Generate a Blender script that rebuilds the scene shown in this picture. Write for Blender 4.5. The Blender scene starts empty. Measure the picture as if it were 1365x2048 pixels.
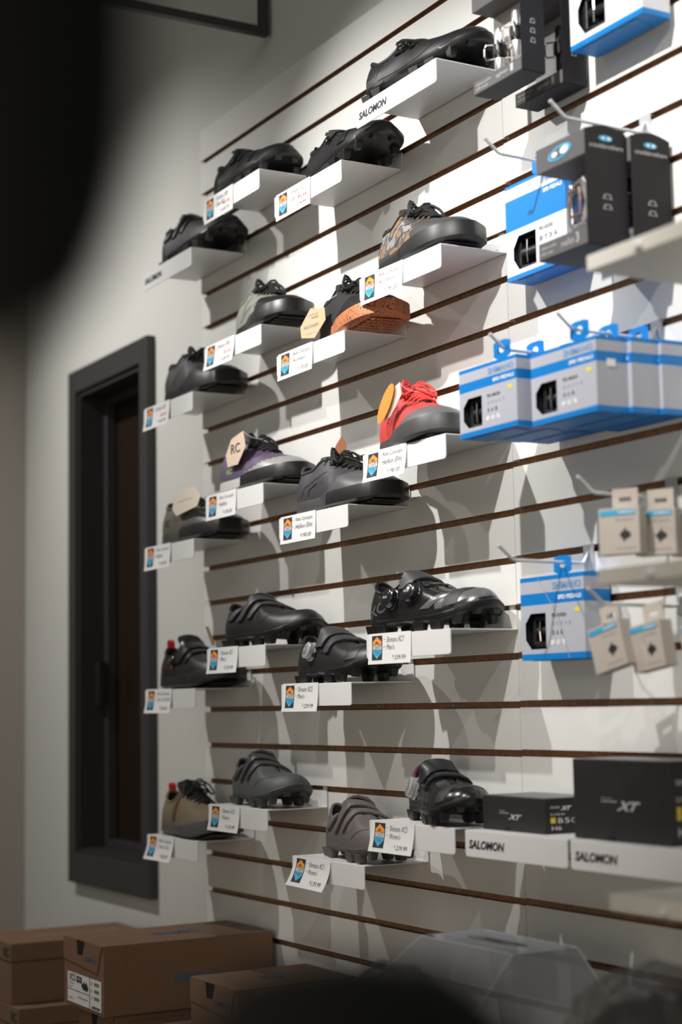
import bpy, bmesh, math, random
from math import pi, sin, cos, radians
from mathutils import Vector, Matrix
from mathutils.bvhtree import BVHTree

random.seed(7)
SC = bpy.context.scene
COL = SC.collection
ZO = 2.72                      # height of the top of the groove grid above the floor

# ------------------------------------------------------------------ camera
CAM = Vector((3.3705, -1.5664, -1.2131 + ZO))
FWD = Vector((-0.86397894, 0.49077884, 0.11259008))
RGT = Vector((0.49204906, 0.8703783, -0.01814757))
UPV = Vector((0.10690241, -0.03972072, 0.99347659))
cam_data = bpy.data.cameras.new('camera')
cam = bpy.data.objects.new('camera', cam_data)
COL.objects.link(cam)
cam.matrix_world = Matrix(((RGT.x, UPV.x, -FWD.x, CAM.x), (RGT.y, UPV.y, -FWD.y, CAM.y), (RGT.z, UPV.z, -FWD.z, CAM.z), (0, 0, 0, 1)))
cam_data.sensor_fit = 'VERTICAL'
cam_data.sensor_height = 36.0
cam_data.lens = 3390.1 * 36.0 / 2048.0
cam_data.clip_start = 0.02
cam_data.dof.use_dof = True
cam_data.dof.focus_distance = 2.92
cam_data.dof.aperture_fstop = 2.4
SC.camera = cam

# ------------------------------------------------------------------ exposure, world, lights
SC.view_settings.view_transform = 'Standard'
SC.view_settings.look = 'None'
SC.view_settings.gamma = 1.0
SC.view_settings.exposure = 0.0
SC.view_settings.use_curve_mapping = False
world = bpy.data.worlds.new('world'); SC.world = world
world.use_nodes = True
bg = world.node_tree.nodes['Background']
bg.inputs[0].default_value = (0.74, 0.92, 0.90, 1)
bg.inputs[1].default_value = 0.13

def spot(name, loc, target, power, size=75, blend=0.9, color=(1, 0.965, 0.93), radius=0.02):
    d = bpy.data.lights.new(name, 'SPOT')
    d.energy = power; d.spot_size = radians(size); d.spot_blend = blend; d.color = color; d.shadow_soft_size = radius
    o = bpy.data.objects.new(name, d); COL.objects.link(o)
    o.location = (loc[0], loc[1], loc[2] + ZO)
    v = Vector(target) - Vector(loc)
    o.rotation_euler = v.to_track_quat('-Z', 'Y').to_euler()
    return o
def area(name, loc, target, power, sx, sy, color):
    d = bpy.data.lights.new(name, 'AREA')
    d.shape = 'RECTANGLE'; d.size = sx; d.size_y = sy; d.energy = power; d.color = color
    o = bpy.data.objects.new(name, d); COL.objects.link(o)
    o.location = (loc[0], loc[1], loc[2] + ZO)
    v = Vector(target) - Vector(loc)
    o.rotation_euler = v.to_track_quat('-Z', 'Y').to_euler()
    return o
spot('track_light', (-0.62, -1.20, 0.45), (-0.30, 0, -0.85), 95, 82, 1.0)
spot('track_light', (0.52, -1.20, 0.42), (0.85, 0, -0.60), 150, 55, 1.0)
spot('track_light', (1.80, -1.20, 0.42), (1.45, 0, -0.52), 145, 56, 1.0)
spot('track_light', (3.0, -1.2, 0.6), (1.9, 0, -0.6), 45, 60, 1.0)
area('overhead_fill_light', (1.6, -3.2, 1.05), (0.9, 0, -1.0), 16, 2.6, 1.4, (1.0, 0.95, 0.88))  # added soft fill from overhead, standing in for unseen shop lighting
area('low_warm_fill_light', (2.8, -3.0, -1.6), (0.8, 0, -1.5), 17, 2.4, 1.2, (1.0, 0.80, 0.62))  # added warm fill from low down, tints the lower wall; no real fixture

# ------------------------------------------------------------------ materials
MATS = {}
def mat(name, color, rough=0.5, metal=0.0, coat=0.0, bump=0.0, bscale=200.0, spec=None, emit=None, noise=0.0):
    if name in MATS: return MATS[name]
    m = bpy.data.materials.new(name); m.use_nodes = True
    nt = m.node_tree; b = nt.nodes['Principled BSDF']
    c = tuple(color) + (1,)
    b.inputs['Base Color'].default_value = c
    b.inputs['Roughness'].default_value = rough
    b.inputs['Metallic'].default_value = metal
    if coat: b.inputs['Coat Weight'].default_value = coat
    if spec is not None: b.inputs['Specular IOR Level'].default_value = spec
    if emit:
        b.inputs['Emission Color'].default_value = tuple(emit[:3]) + (1,); b.inputs['Emission Strength'].default_value = emit[3]
    if bump or noise:
        tc = nt.nodes.new('ShaderNodeTexCoord'); n = nt.nodes.new('ShaderNodeTexNoise')
        n.inputs['Scale'].default_value = bscale; n.inputs['Detail'].default_value = 4
        nt.links.new(tc.outputs['Object'], n.inputs['Vector'])
        if bump:
            bp = nt.nodes.new('ShaderNodeBump'); bp.inputs['Strength'].default_value = bump; bp.inputs['Distance'].default_value = 0.001
            nt.links.new(n.outputs['Fac'], bp.inputs['Height']); nt.links.new(bp.outputs['Normal'], b.inputs['Normal'])
        if noise:
            r = nt.nodes.new('ShaderNodeValToRGB')
            r.color_ramp.elements[0].color = tuple(x * (1 - noise) for x in color) + (1,); r.color_ramp.elements[0].position = 0.3
            r.color_ramp.elements[1].color = tuple(min(1, x * (1 + noise)) for x in color) + (1,); r.color_ramp.elements[1].position = 0.7
            nt.links.new(n.outputs['Fac'], r.inputs['Fac']); nt.links.new(r.outputs['Color'], b.inputs['Base Color'])
    MATS[name] = m
    return m
def ramp_mat(name, stops, scale, rough=0.7, constant=True, detail=3.0, bump=0.2):
    m = bpy.data.materials.new(name); m.use_nodes = True; nt = m.node_tree; b = nt.nodes['Principled BSDF']
    tc = nt.nodes.new('ShaderNodeTexCoord'); n = nt.nodes.new('ShaderNodeTexNoise')
    n.inputs['Scale'].default_value = scale; n.inputs['Detail'].default_value = detail
    r = nt.nodes.new('ShaderNodeValToRGB')
    if constant: r.color_ramp.interpolation = 'CONSTANT'
    els = r.color_ramp.elements
    while len(els) < len(stops): els.new(0.5)
    for e, (p, c) in zip(els, stops): e.position = p; e.color = tuple(c) + (1,)
    nt.links.new(tc.outputs['Object'], n.inputs['Vector']); nt.links.new(n.outputs['Fac'], r.inputs['Fac']); nt.links.new(r.outputs['Color'], b.inputs['Base Color'])
    b.inputs['Roughness'].default_value = rough
    MATS[name] = m
    return m
def clear_plastic(name, alpha, tint, rough=0.08, bump=0.0, bscale=30.0, diffuse=(0.6, 0.6, 0.62)):
    m = bpy.data.materials.new(name); m.use_nodes = True; nt = m.node_tree; nt.nodes.clear()
    out = nt.nodes.new('ShaderNodeOutputMaterial'); mix = nt.nodes.new('ShaderNodeMixShader'); mix2 = nt.nodes.new('ShaderNodeMixShader')
    tr = nt.nodes.new('ShaderNodeBsdfTransparent'); tr.inputs[0].default_value = tuple(tint) + (1,)
    gl = nt.nodes.new('ShaderNodeBsdfGlossy'); gl.inputs['Roughness'].default_value = rough
    df = nt.nodes.new('ShaderNodeBsdfDiffuse'); df.inputs[0].default_value = tuple(diffuse) + (1,)
    lw = nt.nodes.new('ShaderNodeLayerWeight'); lw.inputs['Blend'].default_value = 0.25
    mix2.inputs[0].default_value = alpha
    nt.links.new(tr.outputs[0], mix2.inputs[1]); nt.links.new(df.outputs[0], mix2.inputs[2])
    mp = nt.nodes.new('ShaderNodeMath'); mp.operation = 'MULTIPLY'; mp.inputs[1].default_value = 0.6
    nt.links.new(lw.outputs['Fresnel'], mp.inputs[0]); nt.links.new(mp.outputs[0], mix.inputs[0])
    nt.links.new(mix2.outputs[0], mix.inputs[1]); nt.links.new(gl.outputs[0], mix.inputs[2]); nt.links.new(mix.outputs[0], out.inputs[0])
    if bump:
        tc = nt.nodes.new('ShaderNodeTexCoord'); n = nt.nodes.new('ShaderNodeTexNoise'); n.inputs['Scale'].default_value = bscale; n.inputs['Detail'].default_value = 3
        bp = nt.nodes.new('ShaderNodeBump'); bp.inputs['Strength'].default_value = bump; bp.inputs['Distance'].default_value = 0.01
        nt.links.new(tc.outputs['Object'], n.inputs['Vector']); nt.links.new(n.outputs['Fac'], bp.inputs['Height'])
        nt.links.new(bp.outputs['Normal'], gl.inputs['Normal']); nt.links.new(bp.outputs['Normal'], lw.inputs['Normal'])
    MATS[name] = m
    return m

M_wall = mat('painted_wall', (0.62, 0.62, 0.59), 0.75, bump=0.15, bscale=60)
M_slat = mat('slatwall_white', (0.74, 0.745, 0.72), 0.42, bump=0.06, bscale=120)
M_mdf = mat('raw_fibreboard', (0.30, 0.18, 0.105), 0.85, noise=0.25, bscale=90)
M_frame = mat('charcoal_frame', (0.040, 0.038, 0.041), 0.45)
M_dark = mat('dark_brown_panel', (0.022, 0.013, 0.009), 0.5)
M_steel = mat('white_powder_coat', (0.80, 0.80, 0.80), 0.38)
M_cream = mat('cream_powder_coat', (0.74, 0.72, 0.66), 0.4)
M_plate = mat('zinc_plate', (0.72, 0.74, 0.76), 0.3, metal=0.6)
M_wire = mat('light_grey_wire', (0.72, 0.74, 0.76), 0.3, metal=0.3)
M_card = mat('white_card', (0.84, 0.84, 0.84), 0.6)
M_ink = mat('black_ink', (0.025, 0.025, 0.03), 0.7)
M_greyink = mat('grey_ink', (0.35, 0.35, 0.37), 0.7)
M_redink = mat('red_ink', (0.75, 0.22, 0.18), 0.7)
M_lblk = mat('logo_black', (0.04, 0.035, 0.04), 0.6)
M_lor = mat('logo_orange', (0.93, 0.33, 0.05), 0.6)
M_lbl = mat('logo_blue', (0.07, 0.50, 0.78), 0.6)
M_lbl2 = mat('logo_dark_blue', (0.01, 0.14, 0.27), 0.6)
M_carton = mat('kraft_carton', (0.20, 0.115, 0.067), 0.8, bump=0.1, bscale=150, noise=0.06)
M_carton2 = mat('kraft_tape', (0.13, 0.07, 0.035), 0.45)
M_bluegrey = mat('printed_blue_grey', (0.07, 0.13, 0.20), 0.7)
M_sblue = mat('pedal_box_blue', (0.0, 0.185, 0.55), 0.45)
M_sgrey = mat('pedal_box_grey', (0.42, 0.44, 0.50), 0.45)
M_swhite = mat('pedal_box_white', (0.66, 0.68, 0.72), 0.45)
M_slogo = mat('pedal_box_lettering', (0.16, 0.30, 0.55), 0.5)
M_yel = mat('yellow_print', (0.8, 0.62, 0.05), 0.5)
M_blk = mat('black_inside', (0.008, 0.008, 0.009), 0.6)
M_cgrey = mat('charcoal_carton', (.018, .017, .019), 0.62, spec=.25)
M_cfront = mat('mid_grey_carton', (.11, .106, .11), 0.6, spec=.3)
M_cin = mat('pale_carton_inside', (0.50, 0.49, 0.47), 0.6)
M_chrome = mat('polished_steel', (0.75, 0.75, 0.76), 0.16, metal=1.0)
M_alu = mat('brushed_aluminium', (0.72, 0.72, 0.73), 0.32, metal=0.9)
M_dkmetal = mat('dark_metal', (0.03, 0.03, 0.034), 0.4, metal=0.6)
M_white = mat('white_print', (0.85, 0.85, 0.87), 0.5)
M_cyan = mat('cyan_print', (0.05, 0.42, 0.70), 0.5)
M_paper = mat('recycled_paper_box', (0.52, 0.47, 0.42), 0.75, bump=0.1)
M_xt = mat('black_xt_carton', (0.022, 0.021, 0.022), 0.5, noise=0.12, bscale=25)
M_silverink = mat('silver_print', (0.45, 0.45, 0.47), 0.4)
M_floor = mat('grey_floor', (0.22, 0.20, 0.18), 0.5, noise=0.1, bscale=3)
M_ceil = mat('dark_ceiling', (0.10, 0.10, 0.10), 0.9)
M_table = mat('dark_bench_top', (0.06, 0.045, 0.035), 0.5, noise=0.15, bscale=12)

# ------------------------------------------------------------------ object helpers
def tag(o, label=None, cat=None, group=None, kind=None):
    if label: o['label'] = label
    if cat: o['category'] = cat
    if group: o['group'] = group
    if kind: o['kind'] = kind
    return o
def empty(name, loc, rz=0.0, label=None, cat=None, group=None, ry=0.0):
    o = bpy.data.objects.new(name, None); COL.objects.link(o)
    o.empty_display_size = 0.02
    o.location = loc; o.rotation_euler = (0, ry, rz)
    return tag(o, label, cat, group)
class MB:
    """collects polygons with materials, then links them as one mesh object"""
    def __init__(s): s.v = []; s.f = []; s.m = []
    def add(s, vs, fs, mi=0):
        b = len(s.v); s.v += [tuple(x) for x in vs]
        for f in fs: s.f.append([i + b for i in f]); s.m.append(mi)
        return s
    def box(s, x0, x1, y0, y1, z0, z1, mi=0):
        vs = [(x, y, z) for z in (z0, z1) for y in (y0, y1) for x in (x0, x1)]
        return s.add(vs, [(0, 2, 3, 1), (4, 5, 7, 6), (0, 1, 5, 4), (2, 6, 7, 3), (0, 4, 6, 2), (1, 3, 7, 5)], mi)
    def prism(s, pts, d, mi=0):
        """pts: 3d polygon, d: extrusion vector"""
        n = len(pts); d = Vector(d)
        vs = [Vector(p) for p in pts] + [Vector(p) + d for p in pts]
        fs = [list(range(n))[::-1], [i + n for i in range(n)]] + [(i, (i + 1) % n, (i + 1) % n + n, i + n) for i in range(n)]
        return s.add(vs, fs, mi)
    def tube(s, pts, r, n=8, mi=0, closed=False, flat=1.0):
        pts = [Vector(p) for p in pts]; N = len(pts); rings = []
        up = Vector((0.13, 0.21, 0.97)); vs = []
        for i, p in enumerate(pts):
            a = pts[(i - 1) % N] if (closed or i > 0) else p
            b = pts[(i + 1) % N] if (closed or i < N - 1) else p
            t = (b - a).normalized() if (b - a).length > 1e-9 else Vector((1, 0, 0))
            u = t.cross(up)
            if u.length < 1e-4: u = t.cross(Vector((1, 0, 0)))
            u.normalize(); w = u.cross(t)
            rr = r[i] if isinstance(r, (list, tuple)) else r
            for k in range(n):
                a2 = 2 * pi * k / n
                vs.append(p + u * cos(a2) * rr + w * sin(a2) * rr * flat)
        fs = []
        for i in range(N if closed else N - 1):
            j = (i + 1) % N
            for k in range(n):
                k2 = (k + 1) % n
                fs.append((i * n + k, i * n + k2, j * n + k2, j * n + k))
        if not closed: fs += [list(range(n))[::-1], [(N - 1) * n + k for k in range(n)]]
        return s.add(vs, fs, mi)
    def lathe(s, prof, n=24, mi=0, M=None):
        """prof: (radius, height) pairs around +Z; M places it"""
        M = M or Matrix(); vs = []; fs = []
        for (r, h) in prof:
            for k in range(n): vs.append(M @ Vector((r * cos(2 * pi * k / n), r * sin(2 * pi * k / n), h)))
        for i in range(len(prof) - 1):
            for k in range(n):
                k2 = (k + 1) % n; fs.append((i * n + k, i * n + k2, (i + 1) * n + k2, (i + 1) * n + k))
        fs += [list(range(n))[::-1], [(len(prof) - 1) * n + k for k in range(n)]]
        return s.add(vs, fs, mi)
    def build(s, name, mats, parent=None, smooth=False, bevel=0.0, sub=0, angle=40):
        me = bpy.data.meshes.new(name); me.from_pydata(s.v, [], s.f)
        if not isinstance(mats, (list, tuple)): mats = [mats]
        for m in mats: me.materials.append(m)
        me.polygons.foreach_set('material_index', s.m)
        bm = bmesh.new(); bm.from_mesh(me); bmesh.ops.recalc_face_normals(bm, faces=bm.faces); bm.to_mesh(me); bm.free()
        o = bpy.data.objects.new(name, me); COL.objects.link(o)
        if smooth:
            for p in me.polygons: p.use_smooth = True
            me.set_sharp_from_angle(angle=radians(angle))
        if bevel:
            b = o.modifiers.new('bevel', 'BEVEL'); b.width = bevel; b.segments = 2; b.limit_method = 'ANGLE'
        if sub:
            b = o.modifiers.new('sub', 'SUBSURF'); b.levels = sub; b.render_levels = sub
        if parent: o.parent = parent
        return o
TEXTS = {}
def text_geo(txt, bold=0.0):
    key = (txt, bold)
    if key in TEXTS: return TEXTS[key]
    cu = bpy.data.curves.new('t', 'FONT'); cu.body = txt; cu.offset = bold; cu.resolution_u = 3
    o = bpy.data.objects.new('t', cu); COL.objects.link(o)
    dg = bpy.context.evaluated_depsgraph_get(); dg.update()
    me = bpy.data.meshes.new_from_object(o.evaluated_get(dg))
    vs = [tuple(v.co) for v in me.vertices]; fs = [tuple(p.vertices) for p in me.polygons]
    bpy.data.objects.remove(o); bpy.data.curves.remove(cu); bpy.data.meshes.remove(me)
    x0 = min(v[0] for v in vs); x1 = max(v[0] for v in vs); y0 = min(v[1] for v in vs); y1 = max(v[1] for v in vs)
    vs = [((v[0] - x0) / (x1 - x0), (v[1] - y0) / (y1 - y0)) for v in vs]
    TEXTS[key] = (vs, fs)
    return TEXTS[key]
def put_text(mb, txt, fn, u0, u1, v0, v1, mi=0, bold=0.0, slant=0.0):
    """fn(u, v) -> 3d point; text fills [u0,u1] x [v0,v1]"""
    vs, fs = text_geo(txt, bold)
    mb.add([fn(u0 + (a + slant * b) * (u1 - u0), v0 + b * (v1 - v0)) for a, b in vs], fs, mi)

# ------------------------------------------------------------------ setting: wall, slatwall, window, floor
def structure(o): return tag(o, kind='structure')
WY = 0.018                                   # face of the painted wall; slat faces lie at y = 0
wx0, wx1, wz0, wz1 = -0.835, -0.303, -1.652, -0.330
mb = MB()
for (a, b, c, d) in ((-1.233, wx0 + .05, -2.72, 1.1), (wx1 - .05, 4.4, -2.72, 1.1), (wx0 + .05, wx1 - .05, -2.72, wz0 + .06), (wx0 + .05, wx1 - .05, wz1 - .06, 1.1)):
    mb.box(a, b, WY, WY + 0.10, c + ZO, d + ZO)
structure(mb.build('wall_back', M_wall))
structure(MB().box(-1.333, -1.233, -4.2, WY + .1, 0, 1.1 + ZO).build('wall_left', mat('shaded_painted_wall', (.40, .37, .33), .75, bump=.15, bscale=60)))  # wall colour darkened and browned to carry the shade on this side
structure(MB().box(-1.333, 4.5, -4.2, WY + .1, -.1, 0).build('floor', M_floor))
structure(MB().box(-1.333, 4.5, -4.2, WY + .1, 1.1 + ZO, 1.2 + ZO).build('ceiling', M_ceil))
# framed window opening in the back wall
win = structure(empty('window_1', (0, 0, 0)))
z0, z1 = wz0 + ZO, wz1 + ZO
fm = MB()
for (a, b, c, d) in ((wx0, wx0 + .05, z0, z1), (wx1 - .05, wx1, z0, z1), (wx0 + .05, wx1 - .05, z1 - .06, z1), (wx0 + .05, wx1 - .05, z0, z0 + .075)):
    fm.box(a, b, WY - .022, WY - .0005, c, d)
fm.build('casing', M_frame, win, bevel=.002)
rv = MB(); ix0, ix1, iz0, iz1 = wx0 + .05, wx1 - .05, z0 + .075, z1 - .06
rv.box(ix0 - .0, ix0 + .012, WY - .012, WY + .10, iz0, iz1); rv.box(ix1 - .012, ix1, WY - .012, WY + .10, iz0, iz1)
rv.box(ix0 + .012, ix1 - .012, WY - .012, WY + .10, iz1 - .012, iz1); rv.box(ix0 + .012, ix1 - .012, WY - .012, WY + .10, iz0, iz0 + .012)
rv.build('reveal', mat('deep_charcoal', (.03, .027, .027), .5), win)
sm = MB(); a, b, c, d = ix0 + .012, ix1 - .012, iz0 + .012, iz1 - .012
for q in ((a, a + .02, c, d), (b - .02, b, c, d), (a + .02, b - .02, c, c + .02), (a + .02, b - .02, d - .02, d), (b - .125, b - .11, c + .02, d - .02)):
    sm.box(q[0], q[1], WY + .055, WY + .08, q[2], q[3])
sm.build('sash', M_frame, win, bevel=.0015)
MB().box(a, b, WY + .083, WY + .09, c, d).build('pane', mat('dark_glazing', (.02, .012, .008), .22), win)
lm = MB().box(a + .0, a + .03, WY + .03, WY + .05, c + .36, c + .47)
lm.build('latch', M_blk, win)

# slatwall panels: extruded profile with real grooves
S = 0.0762
def slat_panel(x0, x1, shift, label):
    prof = []; mats_ = []
    top = 0.076; bot = -2.02
    prof.append((0.0, top)); n = 0
    while True:
        zc = -n * S + shift
        if zc < bot + 0.03: break
        prof += [(0.0, zc + .0055), (0.004, zc + .0055), (0.0045, zc + .0105), (0.0125, zc + .0105), (0.0125, zc - .0055), (0.0, zc - .0055)]
        n += 1
    prof.append((0.0, bot)); prof += [(WY - .0005, bot), (WY - .0005, top)]
    N = len(prof); vs = []; fs = []; mi = []
    for x in (x0, x1):
        for (y, z) in prof: vs.append((x, y, z + ZO))
    m = MB(); 
    base = len(m.v); m.v += vs
    for i in range(N):
        j = (i + 1) % N
        k = 0
        if 1 <= i < N - 4 or True:
            idx = (i - 1) % 6
            in_groove = 1 <= i <= n * 6 and idx in (0, 1, 2, 3, 4)
            k = 1 if in_groove else 0
        m.f.append([i, j, j + N, i + N]); m.m.append(k)
    # end caps, slat by slat
    def cap(off):
        for g in range(n + 1):
            zt = top if g == 0 else -(g - 1) * S + shift - .0055
            zb = bot if g == n else -g * S + shift + .0055
            x = x0 if off == 0 else x1
            m.add([(x, 0, zt + ZO), (x, .0125, zt + ZO), (x, .0125, zb + ZO), (x, 0, zb + ZO)], [(0, 1, 2, 3)], 0)
            m.add([(x, .0125, zt + ZO), (x, WY - .0005, zt + ZO), (x, WY - .0005, zb - .011 + ZO if g < n else zb + ZO), (x, .0125, zb - .011 + ZO if g < n else zb + ZO)], [(0, 1, 2, 3)], 0)
    cap(0); cap(1)
    me = m.build('slatwall_panel', [M_slat, M_mdf])
    tag(me, label, 'slatwall', 'slatwall panels on the back wall')
    sc = MB()
    return me
P1 = slat_panel(0.0, 1.1715, 0.0, 'white slatwall panel behind the shoe shelves, left of the vertical seam')
P2 = slat_panel(1.1730, 2.39, 0.0012, 'white slatwall panel behind the pedal boxes, right of the vertical seam')
for k, x in ((16, .72), (16, .965), (16, 1.30), (14, .86)):
    sc = MB(); M = Matrix.Translation((x, .0118, -k * S + ZO)) @ Matrix.Rotation(pi / 2, 4, 'X')
    sc.lathe([(.0032, 0), (.0032, .0008), (.0012, .0012)], 12, 0, M)
    o = sc.build('screw', M_chrome); o.parent = P1 if x < 1.17 else P2

# ------------------------------------------------------------------ shelves
def shelf(xr, n, label, w=0.256):
    x0, x1 = xr - w, xr
    zd = -(n * S + .033) + ZO
    e = empty('shoe_shelf', ((x0 + x1) / 2, -.063, zd), 0, label, 'shelf', 'white steel shelves clipped into the slatwall')
    off = Vector(e.location); T = .0018
    def L(m):
        m.v = [tuple(Vector(v) - off) for v in m.v]; return m
    L(MB().box(x0, x1, -.127, -.0012, zd - T, zd)).build('deck', M_steel, e, bevel=.0004)
    # front lip with rounded lower corners
    r = .005; zb = zd - .0395; pts = [(x0, -.127, zd - T * .2)]
    for k in range(5): a = pi + k * pi / 8; pts.append((x0 + r + r * cos(a), -.127, zb + r + r * sin(a)))
    for k in range(5): a = 1.5 * pi + k * pi / 8; pts.append((x1 - r + r * cos(a), -.127, zb + r + r * sin(a)))
    pts.append((x1, -.127, zd - T * .2))
    L(MB().prism(pts, (0, -T, 0))).build('front_lip', M_steel, e, bevel=.0004)
    m = MB().box(x0, x1, -.0028, -.0008, zd - T, zd + .030)
    for hx in (x0 + .02, x1 - .035):
        m.box(hx, hx + .015, -.0008, .010, zd + .027, zd + .0295)
        m.box(hx, hx + .015, .0085, .0105, zd + .0285, zd + .039)
    L(m).build('back_plate', M_steel, e)
    return e, x0, zd

# price cards ---------------------------------------------------------------
def price_card(x0, zd, lines, price, label, curl=.004, dx=0.0, droop=0.0, red=None, w=.134, h=.0505):
    u0 = x0 + .009 + dx; zt = zd + .0015
    org = Vector((u0 + w / 2, -.1292, zt - h / 2))
    e = empty('price_card', org, 0, label, 'price card', 'handwritten price cards taped to the shelf fronts')
    def F(u, v, eps=0.0):      # u right 0..1, v up 0..1
        t = 1 - v
        y = -.1296 - curl * t * t - .0015 * abs(u - .5) * t * (1 if curl > .003 else 0)
        return Vector((u0 + u * w, y - eps, zt - t * h - droop * u * w)) - org
    m = MB(); nu, nv = 6, 6; vs = []
    for s_ in (0, .0003):
        for j in range(nv + 1):
            for i in range(nu + 1): vs.append(F(i / nu, j / nv, s_))
    K = (nu + 1) * (nv + 1); fs = []
    for j in range(nv):
        for i in range(nu):
            a = j * (nu + 1) + i; b = a + 1; c = a + nu + 2; d = a + nu + 1
            fs += [(a, b, c, d), (a + K, d + K, c + K, b + K)]
    m.add(vs, fs); m.build('card', M_card, e, smooth=True)
    # emblem: black field, orange roof, white band, blue arrow
    lg = MB(); E1, E2, E3 = .0006, .0008, .0010
    def q(pts, mi, ep): lg.add([F(a, b, ep) for a, b in pts], [list(range(len(pts)))], mi)
    ua, ub = .09, .335; va, vb = .13, .925; um = (ua + ub) / 2
    for k in range(6):
        v0_, v1_ = va + (vb - va) * k / 6, va + (vb - va) * (k + 1) / 6
        q([(ua, v0_), (ub, v0_), (ub, v1_), (ua, v1_)], 0, E1)
    q([(ua + .02, .64), (ub - .015, .64), (ub - .015, .73), (um, .89), (ua + .02, .73)], 1, E2)
    q([(ua + .02, .465), (ub - .015, .465), (ub - .015, .62), (ua + .02, .62)], 2, E2)
    q([(ua + .02, .445), (ub - .015, .445), (ub - .02, .36), (um, .17), (ua + .025, .36)][::-1], 3, E2)
    lg.build('emblem', [M_lblk, M_lor, M_white, M_lbl], e)
    lt = MB(); P = lambda u, v: F(u, v, E3)
    put_text(lt, 'COUNTRY', P, ua + .025, ub - .02, .475, .61, 0, .01)
    put_text(lt, 'CYCLE', P, um - .075, um + .07, .345, .425, 1, .02)
    put_text(lt, 'SPORT', P, um - .04, um + .04, .285, .325, 1)
    for sx in (-.03, .02):                       # little bicycle: two wheels and a frame
        ring = [(um + sx + .016 * cos(a), .685 + .028 * sin(a)) for a in [2 * pi * k / 10 for k in range(10)]]
        inn = [(um + sx + .009 * cos(a), .685 + .017 * sin(a)) for a in [2 * pi * k / 10 for k in range(10)]]
        for k in range(10):
            k2 = (k + 1) % 10; lt.add([P(*ring[k]), P(*ring[k2]), P(*inn[k2]), P(*inn[k])], [(0, 1, 2, 3)], 0)
    lt.add([P(um - .03, .68), P(um + .02, .68), P(um + .005, .73), P(um - .02, .73)], [(0, 1, 2, 3)], 0)
    lt.build('emblem_lettering', [M_lblk, M_lbl2], e)
    hw = MB()
    lens = [len(s_) for s_ in lines]
    for i, s_ in enumerate(lines):
        vv = .70 - .24 * i
        put_text(hw, s_, P, .44, min(.95, .44 + .036 * len(s_)), vv, vv + .17, 0, -.012, .04)
        hw.add([P(.365, vv + .09), P(.405, vv + .095), P(.405, vv + .11), P(.365, vv + .105)], [(0, 1, 2, 3)], 1)
    put_text(hw, '$', P, .585, .605, .18, .28, 0)
    put_text(hw, price, P, .63, .88, .13, .27, 0, -.012, .05)
    if red: put_text(hw, red, P, .66, .9, .38, .52, 2)
    hw.build('handwriting', [M_ink, M_greyink, M_redink], e)
    return e

# ------------------------------------------------------------------ shoes
def crom(P, n):
    out = []; N = len(P)
    for i in range(N):
        p0, p1, p2, p3 = [Vector(P[(i + k - 1) % N]) for k in range(4)]
        for j in range(n):
            t = j / n
            out.append(.5 * ((2 * p1) + (p2 - p0) * t + (2 * p0 - 5 * p1 + 4 * p2 - p3) * t * t + (3 * p1 - p0 - 3 * p2 + p3) * t ** 3))
    return out
# footprint (x, y) and matching rim point (x, y, height) and wall height; toe at x=1, heel at x=0; -y is the outer side
HALF = [((1.0, .02), (.67, .0, .068), .031), ((.985, -.06), (.668, -.014, .068), .031), ((.93, -.125), (.655, -.024, .070), .031),
        ((.85, -.165), (.62, -.034, .073), .032), ((.72, -.180), (.56, -.050, .077), .042), ((.58, -.168), (.48, -.062, .084), .050),
        ((.43, -.142), (.385, -.076, .091), .060), ((.33, -.130), (.325, -.086, .081), .058), ((.24, -.125), (.25, -.090, .071), .052),
        ((.15, -.12), (.155, -.086, .069), .05), ((.06, -.092), (.085, -.068, .076), .058), ((.012, -.045), (.045, -.034, .087), .066), ((.0, 0), (.033, 0, .090), .068)]
def mirror():
    L = list(HALF)
    for (f, g, h) in HALF[-2:0:-1]:
        x, y = f
        fy = -y * (.92 if x < .5 else (.95 if x < .8 else .98)) + (.03 if x > .9 else 0)
        L.append(((x - (.02 if x > .8 else 0), fy), (g[0], -g[1], g[2]), h))
    return L
FULL = mirror()
def spring(s, k): return k * max(0.0, (s - .66) / .34) ** 2
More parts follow.
